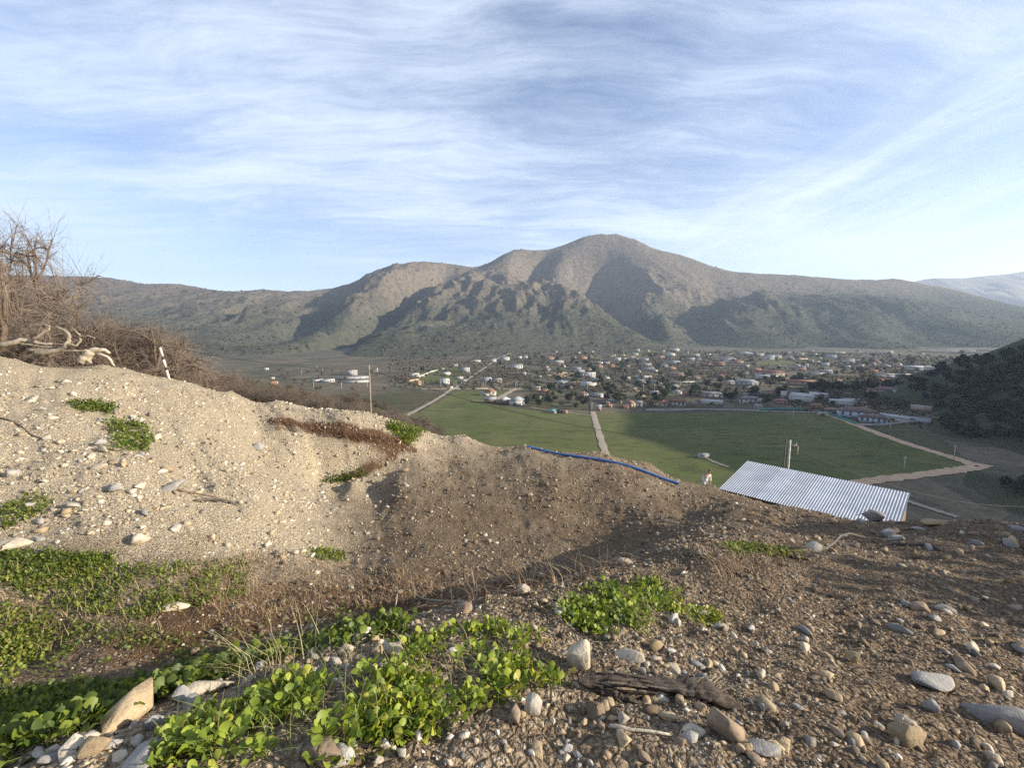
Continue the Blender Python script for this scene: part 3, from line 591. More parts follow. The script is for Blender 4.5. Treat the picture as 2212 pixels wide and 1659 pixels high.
rock_zone(22, [(1700,1130),(1880,1122),(2212,1128),(2212,1200),(1700,1190)], (16, 32), [M_GREY, M_BROWN, M_TAN], 'stone on the terrace edge by the roof', 'stones on the terrace edge')
# ================================================================ round-leaved weeds
def leaf_arrays():
    st = [(0, .018), (.42, .022), (.52, .13), (.66, .25), (.80, .27), (.92, .17), (1.0, .03)]
    v = []
    for s, w in st:
        zc = .10 * math.sin(s * 2.6); v += [(-w, s, zc + w * .30), (0, s, zc), (w, s, zc + w * .30)]
    f = []
    for i in range(len(st) - 1):
        for j in (0, 1): a = i * 3 + j; f.append((a, a + 1, a + 4, a + 3))
    return np.array(v), np.array(f)
LV, LF = leaf_arrays()
LV2 = np.array([(0, 0, 0), (-.17, .45, .10), (-.2, .76, .10), (0, 1, .02), (.2, .76, .10), (.17, .45, .10)]); LF2 = np.array([(0, 5, 4, 3), (0, 3, 2, 1)])
def leaf_mat(name, a, b, tr=.35):
    m, N = material(name); gc = N.n('ShaderNodeNewGeometry'); n = N.noise(gc.outputs['Position'], 14, 3).outputs[0]
    isl = gc.outputs['Random Per Island']; rnd = N.n('ShaderNodeObjectInfo').outputs['Random']
    k = N.math('ADD', N.math('MULTIPLY', isl, .6), N.math('ADD', N.math('MULTIPLY', rnd, .25), N.math('MULTIPLY', n, .4)))
    col = N.ramp(k, [(.12, tuple(q_ * .75 for q_ in a)), (.45, a), (.85, b), (1.0, (b[0] * 1.25, b[1] * .95, b[2] * 1.4))])
    p = N.n('ShaderNodeBsdfPrincipled', {'Base Color': col, 'Roughness': .5, 'Specular IOR Level': .3}); t = N.n('ShaderNodeBsdfTranslucent', {'Color': N.mix(1.0, col, (1.25, 1.2, .55), 'MULTIPLY')})
    N.n('ShaderNodeOutputMaterial', {'Surface': N.n('ShaderNodeMixShader', {0: tr, 1: p.outputs[0], 2: t.outputs[0]}).outputs[0]}); return m
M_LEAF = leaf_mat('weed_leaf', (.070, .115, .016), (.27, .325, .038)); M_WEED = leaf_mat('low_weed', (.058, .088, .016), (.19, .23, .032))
def leaf_xf(n, pos, size, g, up=(.35, 1.1)):
    az = g.uniform(0, 6.283, n); el = g.uniform(up[0], up[1], n); roll = g.normal(0, .35, n)
    ca, sa, ce, se, cr, sr = np.cos(az), np.sin(az), np.cos(el), np.sin(el), np.cos(roll), np.sin(roll)
    fwd = np.stack([ca * ce, sa * ce, se], 1); rt = np.stack([-sa, ca, np.zeros(n)], 1); upv = np.cross(rt, fwd) * -1
    upv = np.cross(fwd, rt) * -1; rt2 = rt * cr[:, None] + upv * sr[:, None]; up2 = upv * cr[:, None] - rt * sr[:, None]
    return np.stack([rt2, fwd, up2], 2)
def leaf_mass(pos, size, g, tv=LV, tf=LF, up=(.35, 1.1)):
    n = len(pos); M = leaf_xf(n, pos, size, g, up)
    v = np.einsum('nij,nvj->nvi', M, tv[None] * size[:, None, None]) + pos[:, None, :]
    f = tf[None] + (np.arange(n) * len(tv))[:, None, None]; return v.reshape(-1, 3), f.reshape(-1, tf.shape[1])
def in_poly(poly, n):
    poly = np.array(poly, float); out = []
    while len(out) < n:
        x, y = g.uniform(poly[:, 0].min(), poly[:, 0].max()), g.uniform(poly[:, 1].min(), poly[:, 1].max()); ins = False; j = len(poly) - 1
        for i in range(len(poly)):
            if (poly[i][1] > y) != (poly[j][1] > y) and x < (poly[j][0] - poly[i][0]) * (y - poly[i][1]) / (poly[j][1] - poly[i][1]) + poly[i][0]: ins = not ins
            j = i
        if ins:
            p = hit(x, y)
            if p is not None: out.append(p)
            else: out.append(None)
    return [p for p in out if p is not None]
def patch(poly, plants, nleaf, size, spread, label, mat, simple_leaf=False, clump=.55):
    pts = in_poly(poly, plants); keep = []
    for p in pts:
        if vnoise(np.array([p[0] * 4.2]), np.array([p[1] * 4.2]), 77)[0] > 1 - clump - g.random() * .35: keep.append(p)
    L, S = [], []
    for p in keep:
        k = int(nleaf * g.uniform(.6, 1.3)) + 1; q = np.repeat(np.array(p)[None], k, 0); q[:, :2] += g.normal(0, spread, (k, 2)); q[:, 2] = ground_z(q[:, 0], q[:, 1]) + g.uniform(0, spread * 1.1, k) - .004
        L.append(q); S.append(size * g.uniform(.32, 1.3, k))
    L, S = np.concatenate(L), np.concatenate(S)
    v, f = leaf_mass(L, S, g, *((LV2, LF2) if simple_leaf else (LV, LF)))
    o = obj('weed_patch', mesh_np('weed_patch', v, f, not simple_leaf), mat); tag(o, label, 'weeds', 'patches of green weeds', 'stuff'); return o
def blades(poly, n, h, mat_cols, label, name='dry_grass', lean=1.15):
    pts = in_poly(poly, n); V, Fc, C = [], [], []
    for i, p in enumerate(pts):
        az = g.uniform(0, 6.283); l = h * g.uniform(.4, 1.3); ln = lean * g.uniform(.4, 1.4); w = .0010 + .00042 * np.linalg.norm(p)
        d = np.array([math.cos(az), math.sin(az), 0]); s = np.array([-d[1], d[0], 0]); c0 = mat_cols[g.integers(0, len(mat_cols))]
        q = [np.array(p) - [0, 0, .01]]
        for k in (1, 2, 3):
            t = k / 3; q.append(np.array(p) + d * l * ln * t * t + np.array([0, 0, l * t * (1 - .35 * t * ln)]) + g.normal(0, .02 * h, 3))
        b = len(V)
        for k in range(4): ww = w * (1 - .25 * k); V += [q[k] - s * ww, q[k] + s * ww]; C += [c0, c0]
        for k in range(3): Fc.append((b + 2 * k, b + 2 * k + 1, b + 2 * k + 3, b + 2 * k + 2))
    o = obj(name, mesh_np(name, np.array(V), np.array(Fc), False, np.array(C) * g.uniform(.8, 1.15, (len(C), 1))), M_DRY); tag(o, label, 'dry grass', kind='stuff'); return o
m, N = material('dry_stem'); finish(N, N.n('ShaderNodeVertexColor', layer_name='Col').outputs[0], .8); M_DRY = m
STRAW = [(.26, .175, .095), (.20, .125, .07), (.33, .25, .15), (.14, .085, .05)]
MAINP = [(330,1650),(420,1545),(560,1490),(700,1425),(860,1395),(1000,1365),(1120,1345),(1200,1400),(1220,1470),(1050,1520),(940,1590),(780,1610),(740,1659),(330,1659)]
patch(MAINP, 900, 9, .054, .028, 'large patch of round-leaved weeds on the mound crest', M_LEAF, clump=.42)
patch([(1200,1290),(1300,1262),(1420,1258),(1480,1290),(1440,1320),(1380,1370),(1290,1380),(1215,1345)], 300, 8, .052, .028, 'upper patch of round-leaved weeds beside the flat white stone', M_LEAF, clump=.5)
patch([(1430,1300),(1580,1330),(1560,1360),(1400,1350)], 60, 6, .045, .02, 'sparse weeds trailing right of the upper weed patch', M_LEAF, clump=.6)
patch([(0,1192),(240,1200),(250,1235),(0,1262)], 420, 7, .06, .04, 'bright weed patch along the foot of the pale slope', M_WEED, True, .95)
patch([(0,1262),(240,1230),(540,1210),(560,1240),(520,1290),(300,1340),(100,1320)], 620, 7, .06, .045, 'weeds covering the level strip behind the shaded trough', M_WEED, True, .62)
patch([(0,1310),(110,1330),(110,1400),(0,1500)], 220, 7, .06, .04, 'bright weed clump at the left edge of the trough', M_WEED, False, .8)
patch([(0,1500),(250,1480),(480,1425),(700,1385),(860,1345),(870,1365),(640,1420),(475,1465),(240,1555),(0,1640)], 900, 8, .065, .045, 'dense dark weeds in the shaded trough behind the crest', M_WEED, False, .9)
patch([(120,1340),(420,1380),(800,1300),(860,1330),(480,1430),(60,1470)], 360, 6, .055, .04, 'thin weeds on the far bank of the shaded trough', M_WEED, False, .5)
patch([(830,916),(920,930),(905,945),(880,962),(850,935)], 260, 7, .11, .09, 'green weeds on the ridge above the cut bank', M_WEED, True, .95)
patch([(158,868),(250,880),(240,895),(165,890)], 90, 7, .10, .08, 'upper weed tuft on the pale gravel slope', M_WEED, True, .95)
patch([(230,912),(300,915),(340,950),(300,985),(260,975)], 170, 7, .10, .08, 'lower weed tuft on the pale gravel slope', M_WEED, True, .85)
patch([(40,1075),(120,1080),(100,1110),(0,1150),(0,1110)], 100, 6, .075, .05, 'small weed tuft low on the pale slope at left', M_WEED, True, .8)
patch([(665,1188),(740,1198),(740,1216),(690,1212)], 70, 7, .075, .05, 'weed tuft at the bottom corner of the pit', M_WEED, True, .9)
patch([(700,1040),(790,1018),(790,1028),(710,1052)], 90, 6, .08, .06, 'thin green growth at the foot of the cut bank', M_WEED, True, .7)
patch([(1560,1180),(1700,1190),(1720,1205),(1580,1198)], 130, 7, .06, .04, 'weeds in a row above the right-hand slope', M_WEED, True, .9)
# nearest plants leaf by leaf
leaf_mes = []
for k in range(3):
    vv = LV.copy(); vv[:, 2] += (vv[:, 1] ** 2) * (-.12 + .1 * k); vv[:, 0] *= .9 + .12 * k
    mm = mesh_np('leaf', vv, LF, True); mm.materials.append(M_LEAF); leaf_mes.append(mm)
stem_me = MB().tube([(0, 0, -.01), (0, 0, .02), (.003, 0, .045)], [.004, .0035, .002], 5).mesh('stem'); stem_me.materials.append(M_LEAF)
blades(MAINP, 420, .13, [(.10, .14, .03), (.16, .17, .05), (.24, .19, .09)], 'thin green and dry stalks growing through the large weed patch', 'grass_stalks', .9)
blades([(1200,1290),(1420,1258),(1600,1340),(1380,1370),(1210,1345)], 200, .11, [(.10, .14, .03), (.2, .17, .07)], 'thin stalks in the upper weed patch', 'grass_stalks', .9)
def plants(poly, n, label, group, sz):
    for p in in_poly(poly, n):
        o = bpy.data.objects.new('weed_plant', stem_me); COL.objects.link(o); o.location = p; o.rotation_euler = (0, 0, random.uniform(0, 6)); tag(o, label, 'weed', group)
        k = random.randint(7, 10)
        for j in range(k):
            l = bpy.data.objects.new('leaf', random.choice(leaf_mes)); COL.objects.link(l); l.parent = o
            a = 2.4 * j + random.uniform(-.3, .3); s = sz * random.uniform(.75, 1.25); l.location = (0, 0, .005 + .035 * j / k); l.scale = (s, s, s)
            l.rotation_euler = (random.uniform(.35, .95), random.uniform(-.25, .25), a)
plants([(360,1650),(430,1560),(600,1500),(800,1560),(700,1659)], 26, 'round-leaved weed plant in the nearest part of the large patch', 'nearest weed plants', .056)
plants([(640,1480),(880,1420),(1100,1370),(1180,1430),(1000,1500),(840,1560)], 18, 'round-leaved weed plant in the middle of the large patch', 'middle weed plants', .053)
plants([(1220,1330),(1300,1280),(1400,1290),(1380,1350),(1280,1370)], 9, 'round-leaved weed plant in the upper patch by the pit', 'upper weed plants', .05)
# ================================================================ dry stems, sticks, dead wood
blades([(380,1230),(560,1195),(740,1225),(950,1235),(900,1300),(600,1340),(480,1330)], 2600, .12, STRAW, 'brown dry stems matted on the near bank of the pit')
blades([(900,1235),(1200,1225),(1420,1210),(1300,1245),(1080,1300),(860,1330)], 700, .2, STRAW, 'sparse dry stems on the shaded bank below the crest')
blades([(1480,1190),(1760,1150),(1780,1200),(1560,1260)], 650, .13, STRAW, 'pale dry stems on the hump above the right-hand slope')
blades([(0,1220),(420,1240),(700,1330),(300,1400),(0,1420)], 700, .18, [(.25, .2, .09), (.22, .17, .08)], 'yellowish dry stalks in the weed strip')
blades([(440,1470),(640,1400),(740,1400),(560,1480)], 90, .24, [(.30, .26, .14), (.24, .19, .10)], 'spindly dry stalks standing on the crest above the weeds', lean=.9)
blades([(590,905),(680,922),(780,940),(880,955),(885,972),(740,950),(600,930)], 500, .3, [(.17, .085, .045), (.13, .065, .035)], 'rust-coloured roots hanging on the lip of the cut bank')
M_BARK = rock_mat('grey_bark', (.16, .135, .11), (.10, .08, .06), (.03, .025, .02)); M_BLEACH = rock_mat('bleached_wood', (.36, .31, .24), (.25, .205, .15), (.1, .08, .06)); M_STRAWW = rock_mat('dry_wood', (.30, .23, .15), (.20, .14, .09)); M_DARKW = rock_mat('charred_wood', (.065, .055, .05), (.11, .095, .085), (.02, .018, .016))
def stick(r0, r1, rad, mat, label, name='stick', lift=(0, 0), bend=.06, up=None):
    a = hit(*r0)
    if up is None: b = hit(*r1)
    else: b = P(r1[0], r1[1], a[1] + up)
    a = a + [0, 0, rad * .6 + lift[0]]; b = b + [0, 0, rad * .6 + lift[1]]; L = np.linalg.norm(b - a); n = 8; pts = []
    w = g.normal(0, bend * L, (3, 3))
    for i in range(n):
        t = i / (n - 1); q = a + (b - a) * t + w[0] * math.sin(math.pi * t) * .5 + w[1] * math.sin(2 * math.pi * t) * .3
        if up is None: q[2] = max(q[2], float(ground_z(q[0], q[1])) + rad * .5)
        pts.append(q)
    pts = np.array(pts); c = pts[0].copy(); o = MB().tube(pts - c, np.linspace(rad, rad * .55, n) * g.uniform(.85, 1.15, n), 6).build(name, mat, smooth=True, loc=c); tag(o, label, 'stick'); return o
for a in [((850,1340),(858,1285),.014,M_BLEACH,'pale stick standing upright in the shaded bank',dict(up=.25)),((1095,1268),(1040,1228),.02,M_DARKW,'dark stick leaning on the pit bank near the crest',dict(up=.9)),
 ((1025,1290),(1018,1228),.010,M_BLEACH,'thin bare twig standing beside the dark stick',dict(up=.2)),((900,1290),(985,1335),.016,M_BLEACH,'forked grey branch lying on the bank behind the crest',{}),
 ((1165,1225),(1235,1252),.014,M_BARK,'grey stick lying across the shaded pit edge',{}),((1318,1572),(1450,1592),.009,M_PALE,'pale bent twig on the gravel below the log',dict(bend=.1)),
 ((110,1275),(160,1298),.016,M_STRAWW,'short tan stick in the weed strip at left',{}),((370,1055),(500,1090),.022,M_STRAWW,'long tan branch lying on the pale slope',{}),((420,1085),(512,1093),.03,M_BARK,'thick brown branch at the end of the pale slope',{}),
 ((255,945),(310,970),.05,M_STRAWW,'weathered branch beside the lower weed tuft',{}),((0,905),(115,955),.02,M_BARK,'long thin branch at the left edge of the slope',{}),((1700,1195),(1905,1180),.02,M_BARK,'long grey branch half buried in the shaded gravel',{}),
 ((1930,1178),(2030,1190),.03,M_DARKW,'dark curved branch on the shaded gravel at right',{}),((300,1312),(345,1310),.022,M_STRAWW,'pale flat wood piece in the weed strip',{}),((540,1218),(680,1195),.012,M_STRAWW,'thin straw-coloured branch at the pit corner',{}),
 ((1940,1000+130),(2085,1165),.02,M_BARK,'forked twig on the dark bank at right edge',{})]: stick(*a[:5], **a[5])
# gnarled log in the foreground
a, b = hit(1255, 1490), hit(1575, 1518); L = np.linalg.norm(b - a); log = empty('dead_log', a); tag(log, 'dark gnarled log with frayed ends lying in the rubble', 'log')
ax = (b - a) / L; up = np.array([0, 0, 1.0]); sd = np.cross(ax, up); sd /= np.linalg.norm(sd)
def gnarl(name, pts, rad, mat, k=12, gro=.16, seed=0):
    """trunk with lengthwise grooves and knots"""
    q = np.random.default_rng(seed); pts = np.array(pts); t = np.linspace(0, len(pts) - 1, 60); c = np.stack([np.interp(t, np.arange(len(pts)), pts[:, i]) for i in range(3)], 1)
    for _ in range(4): c[1:-1] = (c[:-2] + 2 * c[1:-1] + c[2:]) / 4
    rr = np.interp(t, np.arange(len(rad)), rad); ph = q.uniform(0, 6, 5); V = []
    for i in range(60):
        tt = c[min(i + 1, 59)] - c[max(i - 1, 0)]; tt /= np.linalg.norm(tt); u_ = np.cross(tt, up); u_ /= np.linalg.norm(u_); w_ = np.cross(u_, tt)
        for j in range(k):
            an = 2 * math.pi * j / k; tw = an + i * .035; r_ = rr[i] * (1 + gro * math.sin(3 * tw + ph[0]) + gro * .7 * math.sin(5 * tw + ph[1] + i * .05) + .13 * math.sin(i * .42 + ph[2] + an) + .10 * math.sin(i * .95 + 2 * an) + .08 * q.standard_normal()); V.append(c[i] + r_ * (math.cos(an) * u_ + math.sin(an) * w_))
    fs = [(i * k + j, i * k + (j + 1) % k, (i + 1) * k + (j + 1) % k, (i + 1) * k + j) for i in range(59) for j in range(k)]
    return obj(name, mesh_np(name, np.array(V), np.array(fs), False), mat, log)
m, N = material('weathered_log'); c = N.n('ShaderNodeTexCoord').outputs['Object']; cr = N.map(c, (4, 75, 75), (0, 0, 0)) if False else N.map(N.n('ShaderNodeVectorRotate', {'Vector': c, 'Angle': -math.atan2(ax[1], ax[0])}, rotation_type='Z_AXIS').outputs[0], (5, 85, 85)); n1 = N.noise(cr, 1.0, 6, .7).outputs[0]; n2 = N.noise(c, 30, 4, .6).outputs[0]
finish(N, N.mix(N.ramp(n2, [(.4, 0.0), (.7, .6)]), N.ramp(n1, [(.3, (.025, .020, .017)), (.5, (.085, .070, .058)), (.68, (.19, .16, .13))]), (.12, .085, .06)), .9, n1, 1.0, .02, .2); M_LOG = m
gnarl('trunk', [ax * L * t + up * (.040 + z) + sd * s_ for t, z, s_ in [(-.02, .012, .01), (.1, .012, 0), (.25, .004, -.01), (.42, .0, -.012), (.58, .008, -.004), (.72, .014, .0), (.86, .008, .012), (.98, -.012, .035), (1.06, -.03, .05)]], [.014, .030, .036, .033, .030, .036, .034, .024, .008], M_LOG, 14, .22, 1)
gnarl('root_limb', [ax * L * t + up * z + sd * s_ for t, z, s_ in [(.10, .02, .0), (.22, .016, .03), (.36, .004, .055), (.5, -.004, .07)]], [.022, .020, .014, .005], M_LOG, 9, .25, 2)
for k in range(12):
    s = ax * L * (.70 + .02 * k) + up * .045; t = np.linspace(0, 1, 7)[:, None]; e = ax * g.uniform(.03, .15) + up * g.uniform(.015, .075) - sd * g.uniform(.0, .07)
    MB().tube(s + e * t - up * .02 * t * t, np.linspace(.0062, .0012, 7), 5).build('splinter', (M_BLEACH, M_STRAWW, M_BARK)[k % 3], log)
for k in range(9):
    s = ax * L * .97 + up * .015 + sd * .03; e = ax * g.uniform(.03, .10) - up * g.uniform(-.01, .03) + sd * g.uniform(-.02, .07); t = np.linspace(0, 1, 5)[:, None]
    MB().tube(s + e * t, np.linspace(.0045, .001, 5), 5).build('splinter', (M_STRAWW, M_DARKW)[k % 2], log)
for k in range(14):
    s = ax * L * (.30 + .02 * k) + up * .018 + sd * .016; e = -ax * g.uniform(.03, .12) + sd * g.uniform(.01, .05) - up * .02; t = np.linspace(0, 1, 5)[:, None]
    MB().tube(s + e * t, np.linspace(.0055, .0015, 5), 5).build('bark_strip', (M_STRAWW, M_BARK)[k % 2], log)
for k in range(34):
    an = g.uniform(0, 6.28); t0 = g.uniform(.05, .8); ln = g.uniform(.06, .25); tt_ = np.linspace(t0, min(t0 + ln, .98), 6); rr_ = np.interp(tt_, np.linspace(0, 1, 9), [.016, .031, .037, .034, .031, .037, .035, .026, .012])
    MB().tube([ax * L * q_ + up * (.046 + .010 * math.sin(q_ * 6)) + (sd * math.cos(an) + up * math.sin(an)) * r_ for q_, r_ in zip(tt_, rr_)], np.array([.001, .004, .005, .005, .004, .001]) * g.uniform(.7, 1.4), 5).build('bark_strip', (M_BARK, M_LOG, M_STRAWW, M_LOG)[k % 4], log)
# ================================================================ blue pipe across the terrace
a, b = hit(1140, 967), hit(1455, 1051); n = 40; pts = []
for i in range(n):
    t = i / (n - 1); q = a + (b - a) * t; q[2] = max(q[2] + .03, float(ground_z(q[0], q[1])) + .055); pts.append(q)
pts = np.array(pts); tq = np.linspace(0, 1, n); fit = ground_z(pts[:, 0], pts[:, 1]); kz = np.exp(-.5 * (np.arange(-9, 10) / 4.0) ** 2); kz /= kz.sum(); pts[:, 2] = np.convolve(np.pad(fit, 9, mode='edge'), kz, 'valid') + .055
pipe = empty('water_pipe', pts[0]); tag(pipe, 'long bright blue plastic pipe lying across the gravel terrace', 'pipe')
M_BLUE = simple('blue_plastic', (.045, .12, .30), .5, .15, 6, spec=.5); M_DARK = simple('bore_shade', (.01, .01, .012), .9)
mb = MB().tube(pts - pts[0], .05, 14, False); mb.build('tube', M_BLUE, pipe, True)
d = pts[-1] - pts[-2]; d /= np.linalg.norm(d); MB().tube([pts[-1] - pts[0] - d * .02, pts[-1] - pts[0] + d * .16], .06, 14, False).build('socket', M_BLUE, pipe, True)
MB().tube([pts[-1] - pts[0] + d * .02, pts[-1] - pts[0] + d * .022], .056, 14).build('shade_disc', M_DARK, pipe)  # near-black discs paint the shade inside both pipe ends
MB().tube([-d * .001, d * .004], .054, 14).build('shade_disc', M_DARK, pipe)
# ================================================================ bare trees
def bare_tree(seed, h, spread, ntrunk, levels, nchild, twigs, twig_len, droop=.15, rad=.09, k=5):
    """returns (wood MB, twig MB): tapered limbs and a haze of fine twigs"""
    q = random.Random(seed); wood, fine = MB(), MB(); ends = []
    def rv(s): return np.array([q.gauss(0, s), q.gauss(0, s), q.gauss(0, s)])
    def grow(p, d, L, r, lev):
        n = 5; pts = [p]; dd = d.copy()
        for i in range(n):
            dd = dd + rv(.16) + np.array([0, 0, .05 if lev < 2 else -droop * .5]); dd /= np.linalg.norm(dd); pts.append(pts[-1] + dd * L / n)
        rr = np.linspace(r, r * .55, n + 1); wood.tube(pts, rr, k if lev < 2 else 4, False)
        if lev >= levels: ends.append((pts, dd)); return
        for c in range(nchild + (q.random() < .5)):
            t = q.uniform(.35, 1.0); i = min(n, int(t * n)); b = pts[i]
            nd = dd * .55 + rv(.62) * np.array([spread, spread, .7]) + np.array([0, 0, .12]); nd /= np.linalg.norm(nd)
            grow(b, nd, L * q.uniform(.58, .8), r * .55, lev + 1)
        ends.append((pts[2:], dd))
    for t in range(ntrunk):
        a = 6.283 * t / ntrunk + q.uniform(-.5, .5); tilt = q.uniform(.15, .55) if ntrunk > 1 else .08
        d = np.array([math.cos(a) * tilt * spread, math.sin(a) * tilt * spread, 1.0]); d /= np.linalg.norm(d)
        grow(np.array([math.cos(a) * rad, math.sin(a) * rad, -.2]), d, h * .42, rad, 0)
    V, Fc = [], []
    for pts, dd in ends:
        for _ in range(twigs):
            p = pts[q.randrange(len(pts))]; d = dd * .3 + rv(.6) + np.array([0, 0, .1]); d /= np.linalg.norm(d); L = twig_len * q.uniform(.5, 1.3); s = np.cross(d, rv(1)); s /= np.linalg.norm(s) + 1e-6
            e = p + d * L + np.array([0, 0, -droop * L]); mpt = p + d * L * .5; w = rad * .032 + .0015
            b = len(V); V += [p - s * w, p + s * w, mpt + s * w * .8, mpt - s * w * .8, e]; Fc.append((b, b + 1, b + 2, b + 3)); Fc.append((b + 3, b + 2, b + 4, b + 4))
            for _k in range(2):
                p2 = p + (e - p) * q.uniform(.3, .9); d2 = d * .5 + rv(.55); e2 = p2 + d2 * L * .5; b = len(V); V += [p2 - s * w * .6, p2 + s * w * .6, e2]; Fc.append((b, b + 1, b + 2, b + 2))
    T = [f[:3] for f in Fc if f[2] == f[3]]; Q = [f for f in Fc if f[2] != f[3]]
    return wood, np.array(V), T, Q
def twig_mesh(name, V, T, Q): return mesh_np(name, V, [np.array(T), np.array(Q)])
M_TRUNK = simple('bare_trunk', (.115, .085, .060), .9, .35, 4); M_TWIG = simple('bare_twig', (.155, .120, .095), .9, .3, .6, obj_rand=.25); M_TWIGG = simple('grey_twig', (.11, .088, .070), .9, .3, .2, obj_rand=.3)
def tree_proto(*a, mt=M_TRUNK, mw=M_TWIG, **kw):
    w, V, T, Q = bare_tree(*a, **kw); wm = w.mesh('trunk', True); wm.materials.append(mt); tm = twig_mesh('crown', V, T, Q); tm.materials.append(mw); return wm, tm
def plant_tree(proto, loc, s, label, cat='tree', group=None, name='bare_tree', rz=None, sz=1.0):
    o = empty(name, loc, random.uniform(0, 6.28) if rz is None else rz); o.scale = (s, s, s * sz); tag(o, label, cat, group)
    for nm, me_ in zip(('trunk', 'crown'), proto): c = bpy.data.objects.new(nm, me_); COL.objects.link(c); c.parent = o
    return o
NEAR = [tree_proto(10 + k, 3.6, 1.25, 3, 3, 3, 17, .5, rad=.07) for k in range(3)] + [tree_proto(20, 4.2, 1.0, 2, 3, 3, 30, .7, droop=.5, rad=.08)]
MID = [tree_proto(30 + k, 3.2, 1.3, 3, 2, 3, 22, .75, rad=.09, k=4, mw=M_TWIGG) for k in range(4)]
def gbase(dx, y, up=0.0):
    p = P(dx, 800, y); return (p[0], p[1], float(ground_z(p[0], p[1])) - up)
for dx, y, s, k, lab, sz in [(-48,17,2.1,1,'tall grey bare tree with drooping twigs at the left edge',1.55),(-10,18.5,1.7,0,'bushy bare tree behind the bleached branches at left',1.0),(72,24,2.7,2,'thin upright bare tree rising above the far hills',1.75),
 (150,19,1.6,2,'brown bare shrub behind the bleached branch tangle',.9),(215,21,1.8,0,'dense brown bare shrub right of the branch tangle',.95),(290,20.5,1.75,1,'brown bare shrub with two pale trunks on the ridge',1.0),(370,23,1.9,2,'reddish bare shrub behind the leaning concrete post',.9),
 (430,25,1.5,0,'low bare shrub on the ridge right of the post',.8),(100,28,2.1,0,'bare tree in the second row at left',.9),(330,29,2.2,3,'bare tree in the second row behind the pale trunks',.8)]:
    plant_tree(NEAR[k], gbase(dx, y, .3), s, lab, group='bare trees behind the gravel ridge', sz=sz)
for dx, y, s, k, lab in [(800,22,.62,1,'bare shrub with dark stems around the wooden pole'),(850,23.5,.55,2,'spreading bare shrub right of the wooden pole'),(1085,30,.62,0,'bare shrub below the ridge in front of the green field'),(1120,31,.5,1,'low bare shrub beside the one below the ridge'),
 (1205,26,.45,2,'twiggy bare shrub below the ridge left of the straight track'),(1245,27,.5,0,'twiggy bare shrub at the end of the straight track'),(1545,29,.5,1,'small dark bare shrub beside the walking person'),(1480,30,.32,2,'brown low shrub left of the walking person')]:
    plant_tree(NEAR[k], gbase(dx, y, .2), s, lab, 'shrub', 'bare shrubs below the ridge', 'bare_shrub', sz=.85)
gg = np.random.default_rng(5); cnt = 0
while cnt < 210:
    dx = gg.uniform(380, 940); y = 38 * (115 / 38) ** gg.random(); p = P(dx, 800, y); z = float(ground_z(p[0], p[1]))
    if z < -40 or z / p[1] > -.05: continue
    sc_ = gg.uniform(.8, 1.45)
    plant_tree(MID[cnt % 4], (p[0], p[1], z - .2), sc_, f"{'short' if sc_ < 1.0 else ('tall' if sc_ > 1.25 else 'mid-sized')} leafless tree in the {'front' if y < 52 else ('middle' if y < 80 else 'back')} of the thicket, {'far left' if dx < 500 else ('left of the wooden pole' if dx < 700 else ('around the wooden pole' if dx < 830 else 'at its end by the field'))}", 'tree', 'bare thicket below the ridge'); cnt += 1
# bleached branches lying on the ridge at the left
def dead(ptsr, rads, label, name='dead_branch', y0=14.6, subs=(), mat=None):
    pts = [P(a, b, y0 + c) for a, b, c in ptsr]; o = empty(name, pts[0]); tag(o, label, 'branch', 'bleached dead branches on the ridge')
    def curve(pp):
        pp = np.array(pp); t = np.linspace(0, len(pp) - 1, len(pp) * 3); return np.stack([np.interp(t, np.arange(len(pp)), pp[:, i]) for i in range(3)], 1) + g.normal(0, .012, (len(t), 3))
    c = curve(pts) - pts[0]; MB().tube(c, np.interp(np.linspace(0, 1, len(c)), np.linspace(0, 1, len(rads)), rads), 7).build('limb', mat or M_BLEACH, o, True)
    for sp, r in subs: c = curve([P(a, b, y0 + k) for a, b, k in sp]) - pts[0]; MB().tube(c, np.linspace(r, r * .5, len(c)), 6).build('side_branch', mat or M_BLEACH, o, True)
dead([(-20,748,0),(20,745,0),(45,735,.1),(70,738,.2),(90,744,.2),(118,745,.3)], [.10,.09,.07,.05,.03], 'long bleached limb running in from the left edge', subs=[([(20,750,.1),(40,742,.1),(80,748,.2),(125,753,.3)], .05), ([(72,735,.1),(90,722,.1),(105,712,.1),(108,705,.1)], .055)])
dead([(75,764,0),(100,763,0),(130,755,.1),(145,745,.1),(150,735,.2),(150,722,.2),(135,712,.2),(118,706,.2)], [.09,.08,.07,.07,.055,.045,.03], 'bleached branch bent like a hook above the tangle', subs=[([(145,745,.1),(165,748,.1),(175,735,.2),(170,722,.2),(155,710,.2)], .045), ([(172,728,.2),(190,727,.2),(206,731,.2)], .035), ([(108,708,.2),(96,703,.2),(84,707,.2)], .03)])
dead([(60,757,.2),(100,758,.2),(150,760,.1),(188,757,.1)], [.05,.05,.04,.03], 'thin bleached branch lying flat under the tangle')
dead([(178,782,0),(186,775,0),(195,765,0),(205,758,0),(220,756,0),(236,763,0)], [.15,.16,.14,.11,.07,.04], 'thick white forked stump bent over on the ridge', 'dead_stump', subs=[([(200,762,0),(225,768,0),(240,778,0),(245,790,0)], .06), ([(186,778,-.05),(196,785,-.05)], .08)], mat=M_PALE)
